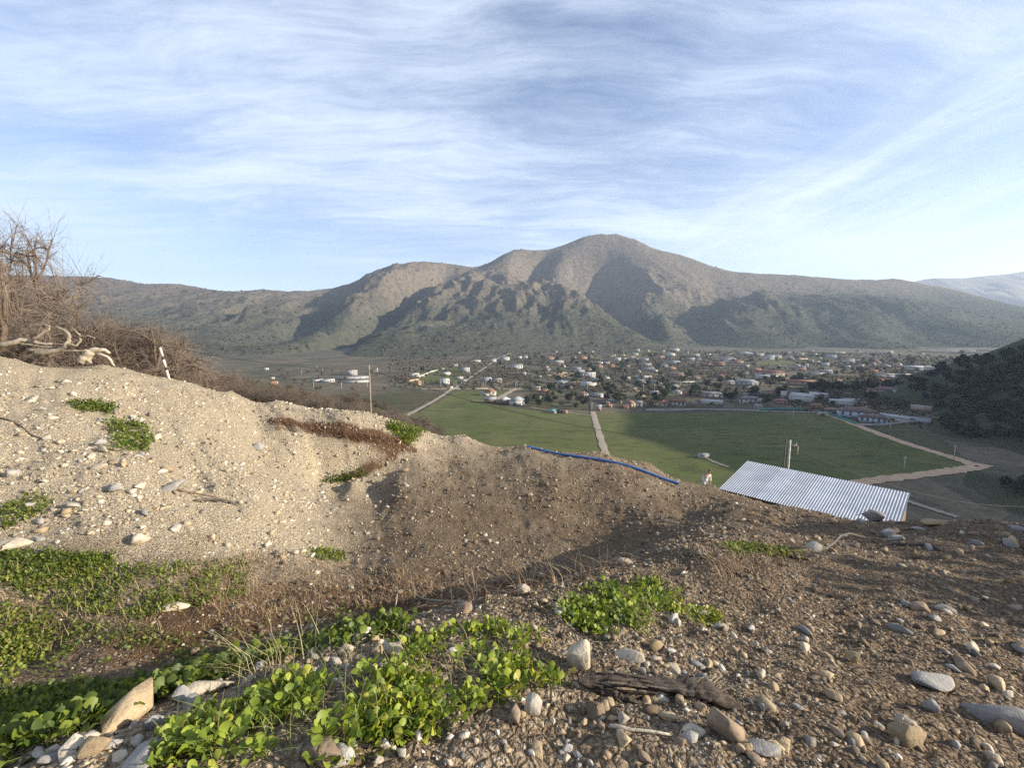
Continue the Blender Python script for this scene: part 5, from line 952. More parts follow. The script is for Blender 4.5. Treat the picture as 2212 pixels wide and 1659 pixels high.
for h in [
 (1,1505,1660,700,815,'front','pale','white','white corrugated shed with open front at the field corner',-.35,11,'shed','farm_shed'),(1,1365,1495,705,795,'front','white','brown','brown-fronted shed beside the white corrugated shed',-.3,10,'shed','farm_shed'),(1,1195,1335,710,785,'shed','pale','brown','low lean-to shed left of the brown-fronted shed',-.2,8,'shed','farm_shed'),
 (1,1200,1335,600,690,'hip','terra','white','terracotta-roofed farmhouse behind the field sheds',-.2),(1,1150,1260,650,690,'shed','pale','white','low white lean-to against the terracotta farmhouse',-.2,6,'shed','farm_shed'),(1,1880,2020,600,690,'hip','terra','pink','terracotta pyramid-roofed house at the edge of the dark trees',-.3),(1,1840,1920,690,735,'gable','pale','grey','small pale outbuilding below the pyramid-roofed house',0,6,'shed','farm_shed'),
 (1,655,760,470,545,'shed','white','white','white two-storey house left of the dirt track',.25),(1,668,770,388,430,'flat','grey','white','long white house with a row of windows',.1),(1,915,1015,330,388,'flat','pale','grey','grey flat-roofed house by the tree plantation',.2),(1,1520,1685,290,345,'shed','grey','white','grey-roofed pavilion above the tree plantation',.1),(1,1675,1725,390,428,'gable','white','white','tiny white hut right of the tree plantation',0),
 (1,1160,1290,460,505,'shed','pale','grey','long low pale-roofed house below the plantation',.05),(1,1300,1420,470,530,'shed','grey','brown','grey lean-to house beside the long low one',.05),(1,840,930,445,480,'flat','grey','white','small white flat house above the dirt track',0),(1,918,968,480,512,'gable','pale','white','white hut right on the dirt track',0),
 (1,345,400,495,560,'gable','orange','yellow','yellow-walled house beside the bare shrubs',.2),(1,270,375,405,455,'flat','white','white','white box house at the left of the village',.2),(1,380,440,420,448,'flat','white','cream','cream box next to the white box house',.2),(1,130,235,445,485,'hip','red','brown','small red-roofed house at the left end of the village',0),
 (1,1955,2070,192,228,'hip','terra','pink','far terracotta house under the brown hill',0),(1,1280,1350,215,268,'shed','grey','grey','grey cabin at the top of the slanting road',.2),(1,1410,1520,195,242,'shed','pale','grey','pale-roofed cabin right of the grey cabin',.2),(1,1615,1672,188,218,'flat','white','white','white cube house at the foot of the hill',0),(1,1680,1745,178,215,'shed','grey','grey','grey house right of the white cube',0),(1,1880,1918,432,466,'gable','pale','cream','cream hut in the scrub above the orchard',0),(1,2115,2212,500,535,'arch','white','white','white arched shed above the dark trees',0,8,'shed','farm_shed'),(1,2030,2200,240,275,'gable','pale','grey','pale terrace of roofs below the far terracotta house',0),(1,1030,1150,238,262,'flat','pale','cream','low cream building on the left of the slanting road',0),(1,790,860,288,312,'shed','pale','white','white shelter above the grey flat-roofed house',0),(1,650,690,335,365,'gable','pale','cream','lone cream hut in the upper green plot',0),
 (2,425,590,395,462,'flat','white','white','large white house with a dark arched doorway',0),(2,105,235,500,545,'shed','white','grey','pale roofed shed left of the orange gable',0,9,'shed','farm_shed'),(2,240,340,510,548,'shed','grey','grey','low grey shed behind the orange gable',0,6,'shed','farm_shed'),(2,345,400,500,560,'front','orange','orange','small orange gabled house between two pale sheds',0),(2,400,600,515,570,'shed','white','white','long white shed right of the orange gable',0,8,'shed','farm_shed'),
 (2,10,98,870,912,'shed','teal','grey','teal-roofed carport at the field edge',0,5,'shed','carport'),(2,102,190,868,912,'flat','dark','dark','dark container box beside the teal carport',0,3,'shed','container'),(2,195,226,880,915,'flat','terra','pink','pink end block beside the dark container',0,3,'shed','container'),
 (2,1010,1100,745,840,'hip','terra','cream','round-fronted terracotta house at the field edge',.5),(2,1075,1175,750,830,'gable','grey','white','white house with grey roof joined to the round-fronted one',-.3),(2,1230,1480,745,820,'gable','red','cream','left half of the long red-roofed house row',-.05,9),(2,1480,1710,735,815,'gable','red','white','right half of the long red-roofed house row',-.08,9),(2,1268,1325,780,822,'flat','orange','orange','bright orange block in front of the red-roofed row',0,4),(2,1812,1868,768,825,'gable','grey','yellow','small yellow house right of the red-roofed row',0),
 (2,1840,2165,640,715,'hip','grey','grey','wide grey hipped house behind the yellow house',-.05),(2,1950,2175,752,795,'shed','white','white','long pale shed below the wide grey house',0,8,'shed','farm_shed'),(2,600,665,810,880,'shed','pale','pink','pink block by the end of the dark lane',0),(2,730,800,800,835,'gable','orange','yellow','yellow hut right of the dark lane',0),(2,680,775,760,795,'hip','brown','brown','brown-roofed house right of the dark lane',0),(2,760,920,735,775,'gable','pale','grey','pale twin-roofed house behind the brown one',0),(2,900,1010,815,850,'hip','red','pink','red roof among bushes left of the round-fronted house',0),
 (2,1500,1735,398,452,'hip','pink','pink','broad pinkish-red roof in mid village',0),(2,1820,1902,442,475,'hip','terra','cream','small terracotta roof right of the pinkish roof',0),(2,2105,2205,422,460,'hip','red','cream','red roof at the right of mid village',0),(2,1110,1290,442,472,'shed','white','white','low white house left of the pinkish roof',0),(2,955,1032,452,478,'flat','pale','white','white box house beside the bare orchard',0),(2,1110,1200,480,515,'gable','pale','grey','pale cabin below the low white house',0),
 (2,315,412,328,358,'shed','pale','grey','upper of two pale roofs by the yellow ground',0),(2,335,452,360,402,'shed','pale','grey','lower of two pale roofs by the yellow ground',0),(2,578,682,290,335,'hip','pink','pink','pinkish house on the upper green plot',0),(2,752,832,285,332,'hip','terra','orange','orange-red square house on the upper green plot',0),(2,690,770,262,295,'shed','pale','brown','brown shed above the orange-red square house',0),(2,580,680,262,288,'shed','grey','brown','grey roof above the pinkish house',0),
 (2,368,488,185,228,'hip','terra','orange','bright terracotta house under the hill track',0),(2,268,348,190,218,'hip','orange','cream','orange roof left of the bright terracotta house',0),(2,0,80,195,225,'hip','terra','pink','terracotta roof at the left of the upper row',0),(2,985,1102,185,220,'hip','orange','cream','orange roof in the upper middle row',0),(2,1340,1468,180,222,'hip','orange','pink','wide orange roof in the upper right row',0),(2,1500,1590,148,192,'flat','white','white','white block house at the top of the village',0),(2,1550,1645,90,128,'flat','white','white','long white block on the hill edge',0),
 (2,832,912,205,242,'gable','white','white','white gabled house in the upper row',0),(2,1038,1132,148,178,'gable','pale','grey','pale roof under the cream tower',0),(2,1108,1148,92,132,'flat','orange','cream','cream tower house on the green rise',0),(2,1232,1275,108,142,'flat','orange','pink','pink tower house on the green rise',0),(2,1422,1502,292,328,'arch','white','white','white arched hall in mid village',0),(2,1205,1335,335,368,'flat','pale','white','white villa with cream front in mid village',0),(2,1158,1292,278,320,'gable','grey','grey','grey roof above the white villa',0),(2,1470,1602,322,358,'hip','orange','pink','orange roof right of the white arched hall',0),(2,1510,1645,248,292,'gable','pale','grey','pale roofs above the white arched hall',0),(2,1930,2062,278,315,'hip','red','brown','dark red roof in the upper right of the village',0),(2,2080,2212,262,310,'gable','red','brown','long dark red roof beside the other dark red roof',0),(2,1180,1260,215,245,'gable','pale','grey','pale house between the two orange upper roofs',0),(2,920,990,205,235,'gable','grey','grey','small grey house right of the white gabled one',0),(2,1890,1925,205,240,'arch','white','white','white domed hut in the upper right',0),(2,1800,1900,160,190,'gable','pale','grey','grey gable near the white domed hut',0),(2,1745,1840,210,240,'gable','pale','grey','pale house below the grey gable',0),
 (3,212,288,222,270,'arch','white','white','white dome house beside terracotta roofs',0),(3,290,432,238,275,'hip','terra','pink','terracotta roof right of the white dome house',0),(3,150,330,205,245,'hip','grey','grey','grey roof behind the white dome house',0),(3,455,515,302,335,'gable','white','white','white cabin on the olive slope',0),(3,425,510,138,172,'gable','white','white','left white house under the shaded hill',0),(3,505,562,148,185,'gable','white','white','right white house under the shaded hill',0),(3,575,690,155,190,'gable','pale','grey','grey house right of the white pair under the hill',0),(3,725,830,180,218,'gable','pale','blue','blue-grey house above the long pale wall',0),(3,830,915,180,218,'gable','pale','cream','cream house above the long pale wall',0),
 (3,548,640,345,405,'gable','terra','orange','terracotta wing at the left of the red complex',-.3),(3,640,920,372,440,'hip','red','cream','large red-roofed complex with cream walls',0),(3,740,790,372,400,'flat','pale','cream','cream dormer block on the red complex',0),(3,640,845,435,480,'shed','white','white','white-roofed annex below the red complex',0,7,'shed','farm_shed'),(3,98,202,420,462,'hip','red','brown','small red roof left of the red complex',0),(3,370,600,488,565,'hip','pale','grey','broad grey-green hipped house with porch',0),(3,500,605,525,560,'shed','pale','white','white porch block before the grey-green house',0),(3,1050,1335,495,560,'gable','terra','pink','long pinkish roof in front of the dark tree row',0,8),(3,1130,1230,470,492,'shed','pale','grey','grey shelter above the long pinkish roof',0),
 (3,932,990,642,715,'flat','white','white','narrow white water tower by the big metal roofs',0,4,'tower','water_tower'),(3,1062,1260,680,765,'shed','white','white','left of the two big white metal roofs',-.2,14,'barn','metal_barn'),(3,1195,1420,665,720,'shed','white','grey','right of the two big white metal roofs',-.25,14,'barn','metal_barn'),(3,850,985,735,790,'hip','terra','pink','terracotta cottage left of the big metal roofs',0),(3,610,672,738,778,'flat','white','white','bright white cube behind the junction house',0),(3,410,500,695,790,'front','grey','white','grey-gabled white house near the field',0),(3,495,610,700,780,'gable','grey','white','grey-roofed row right of the grey-gabled house',0),(3,455,505,655,698,'gable','pale','white','white gable above the grey-roofed row',0),(3,605,672,800,862,'gable','pale','white','white gatehouse at the end of the teal fence',0),
 (3,1610,1790,765,830,'flat','white','grey','bright white flat roof near the road head',.2,12,'barn','metal_barn'),(3,1720,1950,742,815,'hip','pale','brown','grey hipped roof behind the bright white one',.1),(3,1410,1500,905,945,'flat','pale','cream','small cream kiosk where the dirt road begins',0,4,'shed','kiosk'),(3,1750,2060,835,975,'hip','brown','blue','big brown-roofed house with pale dormers by the road',.15,14),(3,1985,2195,945,1035,'front','brown','blue','white gabled front wing of the brown-roofed house',.1,8),(3,1340,1480,800,840,'gable','terra','pink','pinkish roof left of the bright white flat roof',0),(3,1130,1200,465,490,'gable','pale','grey','faint grey roof by the orchard',0),
 (3,1330,1445,405,445,'flat','pale','cream','left pale villa in the right-hand plots',0),(3,1430,1545,372,420,'flat','pale','grey','right pale villa in the right-hand plots',0),(3,2055,2125,368,408,'gable','orange','yellow','orange cottage alone in the far plots',0),(3,1455,1520,280,312,'gable','white','white','white gable in the far plots',0),(3,1235,1268,290,328,'flat','white','white','narrow white box in the far plots',0),(3,1760,1795,312,340,'gable','white','white','white hut left of the orange cottage',0),(3,1720,1825,232,268,'gable','pale','white','pale roofs among the far right trees',0),(3,1885,1915,240,268,'flat','white','white','small white cube among the far right trees',0),(3,1510,1605,178,205,'gable','pale','blue','bluish roof at the far right foot of the hill',0),(3,1600,1705,138,155,'flat','white','cream','cream strip shed under the right hill',0),(3,1150,1210,148,166,'flat','white','cream','cream box under the shaded hill',0),
 (4,1030,1285,115,140,'arch','white','cream','long pale greenhouse, left of three on the far plain',0,14,'barn','greenhouse'),(4,1292,1490,103,130,'arch','white','cream','long pale greenhouse, middle of three on the far plain',0,14,'barn','greenhouse'),(4,1600,1880,88,120,'arch','white','cream','long pale greenhouse, right of three on the far plain',0,14,'barn','greenhouse'),(4,1560,1835,138,155,'flat','pale','cream','low pale shed below the greenhouses',0,10,'barn','metal_barn'),(4,365,505,125,160,'flat','white','cream','cream hall left of the greenhouses',0),(4,730,870,322,372,'gable','white','white','left white packing hall in the right plots',0),(4,870,1070,325,372,'gable','white','white','right white packing hall in the right plots',0),(4,630,732,418,450,'gable','white','white','white house with dark doors below the packing halls',0),(4,380,520,412,440,'gable','pale','white','pale roof left of the house with dark doors',0),(4,485,545,440,468,'gable','white','white','small white hut below the pale roof',0),(4,1470,1555,220,242,'flat','white','white','white slab roof near the wooded spur',0),(4,1120,1260,340,372,'gable','pale','cream','pale barn right of the packing halls',0),
 (4,440,830,592,690,'hip','brown','pink','brown-roofed house in the shade of the hill',0,12),(4,680,960,660,745,'shed','grey','blue','grey lean-to roof in front of the shaded house',.2,10),(4,890,1002,612,650,'flat','blue' if False else 'pale','blue','pale blue roof at the foot of the wooded hill',0),(4,835,975,832,880,'flat','white','pink','white-topped tank at the foot of the wooded hill',0,5,'tank','water_tank'),(4,440,655,945,1010,'gable','white','white','long white roof beside the brown-roofed house',-.3,8,'shed','farm_shed'),(4,690,925,978,1015,'flat','pale','blue','low pale block right of the long white roof',0,6,'shed','farm_shed'),
 (5,850,960,385,418,'flat','white','white','left white house beyond the bare thicket',0),(5,960,1105,385,418,'flat','white','grey','right white house beyond the bare thicket',0),(5,300,388,408,445,'gable','orange','orange','orange house half hidden by the bare thicket',0),(5,310,352,355,380,'flat','cream' if False else 'pale','cream','cream hut above the orange house',0),(5,230,275,240,262,'flat','white','white','lone white house at the mountain foot on left',0),(5,1270,1395,255,330,'flat','dark','grey','dark open frame building left of the wooden pole',0),(5,1170,1540,350,378,'flat','pale','grey','long pale low building behind the wooden pole',0),(5,1240,1540,395,425,'flat','grey','grey','long grey shed behind the wooden pole',0,6,'shed','farm_shed'),
]: house(*h)
# junction building in the open field
p = vhit(1519, 990); hut = empty('field_hut', p, .1); tag(hut, 'small white box hut alone in the green field', 'hut')
MB().box((0, 0, 1.1), (5.6, 2.4, 2.2)).build('wall', WALLS['white'], hut); MB().box((0, 0, 2.26), (5.9, 2.7, .12)).build('roof', ROOFS['pale'], hut); MB().box((-1.0, -1.22, 1.6), (2.2, .1, .6)).build('window', M_PANE, hut)
# the many lesser houses between them
FILL = [('red', 'cream'), ('terra', 'pink'), ('brown', 'grey'), ('grey', 'white'), ('grey', 'cream'), ('pale', 'white'), ('dark', 'grey'), ('brown', 'cream')]; fg = np.random.default_rng(23); NAMED = list(HOUSES)
for i in range(105):
    zx, zy = fg.uniform(1150, 2020), 760 + 100 * fg.random() ** 1.5
    p = vhit(zx, zy); rc_, wc_ = FILL[fg.integers(0, len(FILL))]; hx_, hy_, hl = min(NAMED, key=lambda h_: (h_[0] - p[0]) ** 2 + (h_[1] - p[1]) ** 2)
    if math.hypot(hx_ - p[0], hy_ - p[1]) < 9: continue
    d_ = math.hypot(p[0], p[1]) - math.hypot(hx_, hy_); rel = 'behind' if d_ > 12 else ('in front of' if d_ < -12 else ('right of' if p[0] / p[1] > hx_ / hy_ else 'left of'))
    mpp = math.hypot(p[0], p[1]) / DS / F; rt_ = int(fg.integers(0, 4)); w_ = fg.uniform(7, 13); zxw = w_ / mpp / .1708; bx = (zx - 1185) / .1708; by = (zy - 738.5) / .1708
    house(2, bx - zxw / 2, bx + zxw / 2, by - 4.2 / mpp / .1708, by, ('gable', 'hip', 'shed', 'front')[rt_], rc_, wc_, ' '.join(f"{'small' if w_ < 9 else ('wide' if w_ > 11.2 else 'plain')} {rc_}-roofed {wc_} {('gabled', 'hipped', 'lean-to', 'front-gabled')[rt_]} house {rel} the {hl}".split()[:16]), fg.uniform(-.6, .6), fg.uniform(5, 8))
# walls and fences
def wall(readings, h, mat, label, name='boundary_wall', cat='wall', t=.25):
    pts = [vhit(a, b) for a, b in readings]; mb = MB(); c = pts[0]
    for a, b in zip(pts[:-1], pts[1:]): d = b - a; mb.box((a + b) / 2 - c + [0, 0, h / 2], (np.linalg.norm(d) + t, t, h), math.atan2(d[1], d[0]))
    return tag(mb.build(name, mat, loc=c), label, cat)
M_TEAL = simple('teal_mesh', (.045, .22, .19), .8, .2, .3)
wall([(1638,889),(1680,887),(1737,888)], 2.0, M_TEAL, 'teal mesh fence along the top of the field', 'mesh_fence', 'fence'); wall([(1783,895),(1810,905),(1850,919)], 2.2, M_TEAL, 'teal mesh fence beside the dirt road', 'mesh_fence', 'fence'); wall([(1852,921),(1900,922),(1995,912)], 1.8, WALLS['grey'], 'grey wall in front of the brown-roofed house'); wall([(1395,889),(1450,890),(1510,887),(1640,889)], 1.4, WALLS['grey'], 'long grey wall between field and red-roofed houses')
wall([(1377,851),(1450,850)], 1.6, WALLS['cream'], 'cream wall at the back of the small green plot'); wall([(1626,777),(1690,777),(1745,777)], 2.0, WALLS['cream'], 'long pale wall below the shaded hill'); wall([(905,817),(930,806),(945,802)], 2.2, WALLS['white'], 'white slanting wall at left of the village'); wall([(876,827),(905,822)], 2.0, WALLS['yellow'], 'yellow wall running to the yellow-walled house'); wall([(1585,838),(1636,838)], 1.5, WALLS['grey'], 'pale wall before the grey-green house'); wall([(1780,887),(1830,888),(1880,882)], 2, WALLS['pink'], 'pinkish wall at the road head'); wall([(1443,828),(1500,827)], 1.6, WALLS['grey'], 'grey wall below the pinkish-red roof'); wall([(925,841.5),(1000,841.3),(1055,841)], .8, WALLS['cream'], 'low earth bank along the top of the field')
# white van on the track
p = vhit(974, 840, .4); v = empty('parked_van', p, .2); tag(v, 'white van on the cross track near the yellow-walled house', 'van')
MB().box((0, 0, 1.15), (5.0, 1.9, 1.5)).build('body', WALLS['white'], v); MB().box((.2, 0, 2.05), (3.6, 1.7, .5)).build('cabin_roof', WALLS['white'], v); MB().box((2.0, 0, 1.75), (.5, 1.6, .5)).build('windscreen', M_PANE, v)
for sx in (-1.6, 1.6):
    for sy in (-.9, .9): MB().tube([(sx, sy - .1, .35), (sx, sy + .1, .35)], .36, 12).build('wheel', M_DKPAINT, v)
# utility poles of the village
M_POLE = simple('far_pole', (.42, .40, .36), .9)
post_me = MB().tube([(0, 0, 0), (0, 0, 8.5)], [.22, .16], 6).mesh('post'); post_me.materials.append(M_POLE); arm_me = MB().box((0, 0, 7.9), (1.9, .15, .15)).mesh('crossarm'); arm_me.materials.append(M_POLE)
POLES = [(1,643,585,'left of the white two-storey house'),(1,425,580,'right of the yellow-walled house'),(1,1018,455,'by the tree plantation'),(1,812,595,'left at the track crossing'),(1,842,590,'right at the track crossing'),(1,1183,592,'left of the pair along the field top'),(1,1217,590,'right of the pair along the field top'),(1,1595,590,'left of the pair by the driveway'),(1,1612,592,'right of the pair by the driveway'),(1,1288,215,'at the hill foot by the slanting road'),(1,485,315,'above the white box house'),(1,28,378,'at the far left of the village'),(2,1197,635,'left of the pair on the small green plot'),(2,1337,635,'right of the pair on the small green plot'),(2,490,640,'by the head of the dark lane'),(2,720,640,'beside the bare orchard'),(2,545,900,'where the straight track meets the village'),(2,1662,615,'above the long red-roofed row'),(2,2140,600,'behind the wide grey house'),(3,135,600,'left of the grey-green house'),(3,640,610,'right of the grey-green house'),(3,686,600,'second right of the grey-green house'),(3,1685,960,'behind the teal roadside fence'),(3,1075,1010,'in the field below the teal fence'),(3,985,120,'under the shaded hill'),(3,515,90,'left under the shaded hill'),(5,850,500,'beyond the bare thicket, front row'),(5,895,260,'beyond the bare thicket, back row'),(5,965,290,'beyond the bare thicket, second back row'),(5,1205,510,'left of the wooden pole in the valley'),(5,1528,490,'behind the wooden pole in the valley'),(5,700,330,'at the mountain foot left of centre')]
for z, x, y, lab in POLES:
    p = vhit(*Z(z, x, y)); o = empty('village_pole', (p[0], p[1], p[2]), random.uniform(-.5, .5)); tag(o, 'thin pale utility pole ' + lab, 'pole', 'utility poles of the village')
    for nm, me_ in (('post', post_me), ('crossarm', arm_me)): c = bpy.data.objects.new(nm, me_); COL.objects.link(c); c.parent = o
for dx, dy, lab in [(1922,935,'on the far side of the dirt road'),(2060,995,'near the road bend'),(1952,1022,'on the near side of the dirt road')]:
    p = vhit(dx, dy); o = empty('village_pole', (p[0], p[1], p[2])); tag(o, 'thin pale utility pole ' + lab, 'pole', 'utility poles of the village')
    for nm, me_ in (('post', post_me), ('crossarm', arm_me)): c = bpy.data.objects.new(nm, me_); COL.objects.link(c); c.parent = o
# ================================================================ village and hillside trees
def leafy_proto(seed, h, w, n, cmat, conic=0.0, leaf=.55):
    q = np.random.default_rng(seed); cl = q.normal(0, 1, (14, 3)); cl /= np.linalg.norm(cl, axis=1)[:, None]; cl *= q.uniform(.35, .95, (14, 1)); V, Fc = [], []
    for i in range(n):
        c = cl[q.integers(0, 14)] + q.normal(0, .20, 3); z = (c[2] + 1) / 2
        if z < .02 or z > 1.15: continue
        s = w * (1 - conic * z); p = np.array([c[0] * s, c[1] * s, h * (.22 + .78 * z)]); d1, d2 = q.normal(0, 1, 3), q.normal(0, 1, 3); d1 /= np.linalg.norm(d1); d2 -= d1 * (d2 @ d1); d2 /= np.linalg.norm(d2); L = leaf * q.uniform(.6, 1.3)
        b = len(V); V += [p - d1 * L, p - d2 * L * .6, p + d1 * L, p + d2 * L * .6]; Fc.append((b, b + 1, b + 2, b + 3))
    cm = mesh_np('crown', np.array(V), np.array(Fc)); cm.materials.append(cmat); mb = MB().tube([(0, 0, -.3), (.1, 0, h * .35), (.05, .1, h * .75)], [.22, .17, .06], 6)
    for k in range(5): a = k * 1.26; mb.tube([(.05, 0, h * (.3 + .06 * k)), (math.cos(a) * w * .6, math.sin(a) * w * .6, h * (.5 + .07 * k))], [.1, .03], 5)
    tm = mb.mesh('trunk', True); tm.materials.append(M_TRUNK); return tm, cm
M_EVER = simple('evergreen_leaf', (.030, .042, .018), .8, .4, .35, obj_rand=.4); M_OLIVE = simple('olive_leaf', (.062, .068, .032), .8, .4, .35, obj_rand=.4); M_TWIGF = simple('far_twig', (.105, .078, .058), .9, .3, .2, obj_rand=.35); M_HILLT = simple('hill_leaf', (.024, .034, .018), .85, .45, .2, obj_rand=.4)
EVER = [leafy_proto(60 + k, 6.5, 3.0, 520, M_EVER) for k in range(4)] + [leafy_proto(66, 9, 1.7, 380, M_EVER, .5)]; OLIV = [leafy_proto(70 + k, 5.0, 2.8, 460, M_OLIVE) for k in range(3)]; HILT = [leafy_proto(75 + k, 5.5, 3.2, 420, M_HILLT, 0, .7) for k in range(4)]
FARB = []
for k in range(3):
    w_, V, T, Q = bare_tree(80 + k, 5.0, 1.2, 3, 1, 3, 46, 1.3, rad=.14, k=4); V = np.asarray(V); wm = w_.mesh('trunk', True); wm.materials.append(M_TRUNK); tm = leafy_proto(90 + k, 5.2, 2.7, 330, M_TWIGF, 0, .42)[1]; FARB.append((wm, tm))
gg = np.random.default_rng(11); n = 0
def by_house(p, kind):
    i = min(range(len(HOUSES)), key=lambda k: (HOUSES[k][0] - p[0]) ** 2 + (HOUSES[k][1] - p[1]) ** 2); hx_, hy_, hl = HOUSES[i]; d = math.hypot(p[0], p[1]) - math.hypot(hx_, hy_); a = p[0] / p[1] - hx_ / hy_
    rel = 'behind' if d > 12 else ('in front of' if d < -12 else ('right of' if a > 0 else 'left of')); return ' '.join(f'{kind} {rel} the {hl}'.split()[:16])
def tz(dx, dy): return vhit(dx, dy)
ROWS = [(1140,876,'E'),(1165,880,'E'),(1185,875,'E'),(1200,868,'E'),(1215,880,'O'),(1230,870,'E'),(1245,885,'E'),(1210,855,'E'),(1190,860,'O'),(1160,866,'O'),(1255,872,'E'),(1240,858,'O'),(1265,880,'E'),(1225,845,'E'),(1300,840,'E'),(1310,850,'E'),(1320,858,'E'),(1330,866,'E'),(1295,825,'E'),(1285,835,'O'),(1340,872,'O'),(1315,838,'E'),(1325,845,'E'),(1400,835,'E'),(1420,838,'E'),(1440,845,'E'),(1455,848,'E'),(1430,832,'E'),(1500,858,'E'),(1520,855,'E'),(1545,856,'E'),(1565,862,'E'),(1580,868,'E'),(1550,846,'E'),(1590,858,'E'),(1510,845,'O')]
for dx, dy, k in ROWS:
    p = tz(dx, dy); plant_tree((EVER if k == 'E' else OLIV)[n % (5 if k == 'E' else 3)], p, gg.uniform(.9, 1.6), by_house(p, 'leafy tree'), 'tree', 'tree clumps beyond the field', 'leafy_tree'); n += 1
for i, dx in enumerate(np.linspace(1750, 2000, 30)):
    p = tz(dx + gg.normal(0, 3), 842 + gg.normal(0, 3) + (dx - 1750) * .02); plant_tree(EVER[i % 4], p, gg.uniform(1.1, 1.7), 'evergreen tree in the long dark row at right', 'tree', 'long dark tree row', 'leafy_tree')
for i in range(26):
    p = tz(gg.uniform(1850, 2010), gg.uniform(850, 885)); plant_tree(FARB[i % 3] if i % 2 else OLIV[i % 3], p, gg.uniform(1.0, 1.6), by_house(p, 'bare tree' if i % 2 else 'olive tree'), 'tree', 'trees around the shaded houses', 'orchard_tree')
for i in range(46):
    p = tz(gg.uniform(1010, 1130), gg.uniform(795, 838)); plant_tree(FARB[i % 3], p, gg.uniform(.55, .9), by_house(p, 'plantation tree'), 'tree', 'plantation by the dirt track', 'orchard_tree')
for i in range(235):
    dx = gg.uniform(1130, 2080); dy = 765 + 118 * gg.random() ** 1.3; p = tz(dx, dy)
    if dy > 872 and dx < 1400: continue
    r_ = gg.random(); pr_ = EVER if r_ < .38 else (OLIV if r_ < .6 else FARB); plant_tree(pr_[gg.integers(0, 3)], p, gg.uniform(.9, 1.8), by_house(p, 'dark tree' if pr_ is EVER else ('olive tree' if pr_ is OLIV else 'bare tree')), 'tree', 'garden trees of the village', 'garden_tree')
for i in range(30):
    p = tz(gg.uniform(600, 900), gg.uniform(800, 850)); plant_tree(FARB[i % 3], p, gg.uniform(.8, 1.3), by_house(p, 'bare tree'), 'tree', 'trees left of the village', 'orchard_tree')
cnt = 0
while cnt < 230:
    dx, dy = gg.uniform(1960, 2260), gg.uniform(760, 1110); d = ray(dx, dy); t = 120.0
    while t < 700:
        q = d * t
        if q[0] > 95 and q[0] < 715 and rhill_z(q[0], q[1]) > q[2]: break
        t += 4
    if t >= 700 or rhill_z(q[0], q[1]) < -69: cnt += .02; continue
    sc_ = gg.uniform(.7, 1.35)
    plant_tree(HILT[int(cnt) % 4], (q[0], q[1], rhill_z(q[0], q[1]) - .4), sc_, f"{'small' if sc_ < .9 else ('big' if sc_ > 1.15 else 'mid-sized')} dark tree on the wooded hill, {'along its top' if dy < 850 else ('on its upper slope' if dy < 930 else ('on its middle slope' if dy < 1010 else 'on its lower slope'))}{' by the right edge' if dx > 2150 else (' near the fields' if dx < 2060 else '')}", 'tree', 'trees of the wooded hill', 'hill_tree'); cnt += 1
FINE = leafy_proto(99, 5.6, 2.5, 6500, M_OLIVE, 0, .11)  # for unseen trees added to throw shade on the right-hand slope
for x_, y_, s_ in ((12.2, 3.4, .95), (15.2, 6.0, 1.05), (19.5, 8.6, 1.2)): plant_tree(FINE, (x_, y_, float(ground_z(x_, y_)) - .3), s_ * 1.15, 'unseen leafy tree added beyond the right edge to shade the slope', 'tree', 'unseen trees added for shade', 'leafy_tree')
# small growth that nobody could count: hedges and scrub of the village, bushes of the mountain and field
def blob_mass(pos, size, flat=.75, seed=0):
    q = np.random.default_rng(seed); T = np.array([(1, 0, 0), (0, 1, 0), (-1, 0, 0), (0, -1, 0), (0, 0, 1), (0, 0, -.6)]); Fo = np.array([(0, 1, 4), (1, 2, 4), (2, 3, 4), (3, 0, 4), (1, 0, 5), (2, 1, 5), (3, 2, 5), (0, 3, 5)])
    n = len(pos); a = q.uniform(0, 6.28, n); v = T[None] * q.uniform(.6, 1.35, (n, 6, 1)) * size[:, None, None]; v[..., 2] *= flat; x = v[..., 0] * np.cos(a)[:, None] - v[..., 1] * np.sin(a)[:, None]; y = v[..., 0] * np.sin(a)[:, None] + v[..., 1] * np.cos(a)[:, None]
    v = np.stack([x, y, v[..., 2]], -1) + pos[:, None, :]; return v.reshape(-1, 3), (Fo[None] + (np.arange(n) * 6)[:, None, None]).reshape(-1, 3)
def blob_obj(name, pos, size, cols, label, cat, seed, flat=.75):
    v, f = blob_mass(pos, size, flat, seed); return tag(obj(name, mesh_np(name, v, f, False, np.repeat(cols, 6, 0)), M_BLOB), label, cat, kind='stuff')
m, N = material('far_scrub'); finish(N, N.n('ShaderNodeVertexColor', layer_name='Col').outputs[0], .95, spec=.05); M_BLOB = m
pal = np.array([(.035, .042, .020), (.055, .060, .028), (.085, .064, .048), (.070, .052, .042), (.105, .085, .062), (.045, .048, .030)])
n = 21000; rr_ = 430 * (1500 / 430) ** gg.random(n); tt_ = np.radians(gg.uniform(-16, 47, n)); x, y = rr_ * np.sin(tt_), rr_ * np.cos(tt_)
keep = (fbm(x * .016, y * .016, 3, 91) + .25 * fbm(x * .1, y * .1, 2, 92) > .52) & ~((y < 520) & (x < 260) & (y + .12 * x < 505)); x, y = x[keep], y[keep]; s_ = np.exp(gg.normal(.1, .5, len(x))) * np.clip(np.hypot(x, y) / 700, .7, 1.8)
hl_x, hl_y = [], []
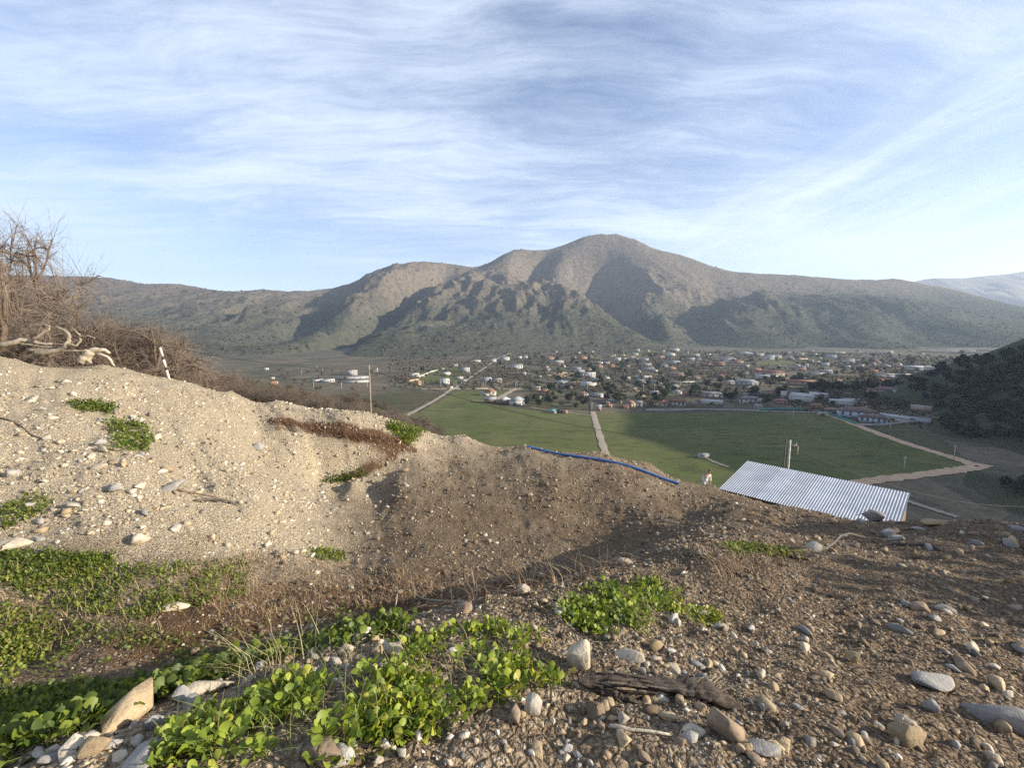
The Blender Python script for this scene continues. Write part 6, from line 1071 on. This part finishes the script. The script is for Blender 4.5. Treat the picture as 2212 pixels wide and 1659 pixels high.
for i in range(130):
    p = vhit(gg.uniform(950, 2050), 764 + 115 * gg.random() ** 1.3); a_ = (.12, 1.69)[i % 2] + gg.normal(0, .12); L_ = gg.uniform(25, 110); t_ = np.arange(0, L_, 1.7); hl_x.append(p[0] + np.cos(a_) * t_ + gg.normal(0, .5, len(t_))); hl_y.append(p[1] + np.sin(a_) * t_ + gg.normal(0, .5, len(t_)))
hl_x, hl_y = np.concatenate(hl_x), np.concatenate(hl_y); kq = ~((hl_y < 520) & (hl_x < 260) & (hl_y + .12 * hl_x < 505)); x = np.concatenate([x, hl_x[kq]]); y = np.concatenate([y, hl_y[kq]]); s_ = np.concatenate([s_, gg.uniform(.8, 2.2, kq.sum())])
blob_obj('undergrowth', np.stack([x, y, valley_z(x, y) + s_ * .3], 1), s_, pal[gg.integers(0, 6, len(x))], 'hedges and scrub spread between the village plots', 'scrub', 1)
n = 60000; rr_ = np.sqrt(gg.uniform(800 ** 2, 3150 ** 2, n)); tt_ = np.radians(gg.uniform(-62, 60, n)); x, y = rr_ * np.sin(tt_), rr_ * np.cos(tt_); z = mount_z(x, y)
dn = fbm(x * .006, y * .006, 4, 95); pk = (z > valley_z(x, y) + 2) & (gg.random(n) < np.clip(.80 - (z - 20) / 420, .10, .8) * np.clip((dn - .30) * 4, .05, 1)); x, y, z = x[pk], y[pk], z[pk]; s_ = np.clip(np.exp(gg.normal(.85, .5, len(x))), .8, 8)
blob_obj('scrub_bushes', np.stack([x, y, z + s_ * .2], 1), s_, np.array([(.030, .038, .018), (.045, .050, .026), (.060, .055, .034)])[gg.integers(0, 3, len(x))] * gg.uniform(.7, 1.3, (len(x), 1)), 'dark bushes dotted over the mountain slopes', 'bushes', 2)
n = 700; dxs, dys = gg.uniform(1320, 1900, n), gg.uniform(898, 1010, n); ps = np.array([vhit(a, b) for a, b in zip(dxs, dys)]); kp = fbm(ps[:, 0] * .02, ps[:, 1] * .07, 3, 96) > .55; ps = ps[kp]; s_ = gg.uniform(.25, .9, len(ps))
blob_obj('field_tussocks', ps, s_, pal[gg.integers(0, 2, len(ps))], 'dark tussocks and low shrubs in the green field', 'tussocks', 3, .5)
# ================================================================ haze in the valley air
hz_me = MB().box((0, 3000, 430), (24000, 9000, 1140)).mesh('haze'); m, N = material('valley_haze'); pv = N.n('ShaderNodeVolumePrincipled', {'Color': (.62, .77, 1.0, 1), 'Density': 0.000085, 'Anisotropy': 0.2}); N.n('ShaderNodeOutputMaterial', {'Volume': pv.outputs[0]})
tag(obj('haze', hz_me, m), 'thin pale blue haze filling the valley air', 'haze', kind='stuff')
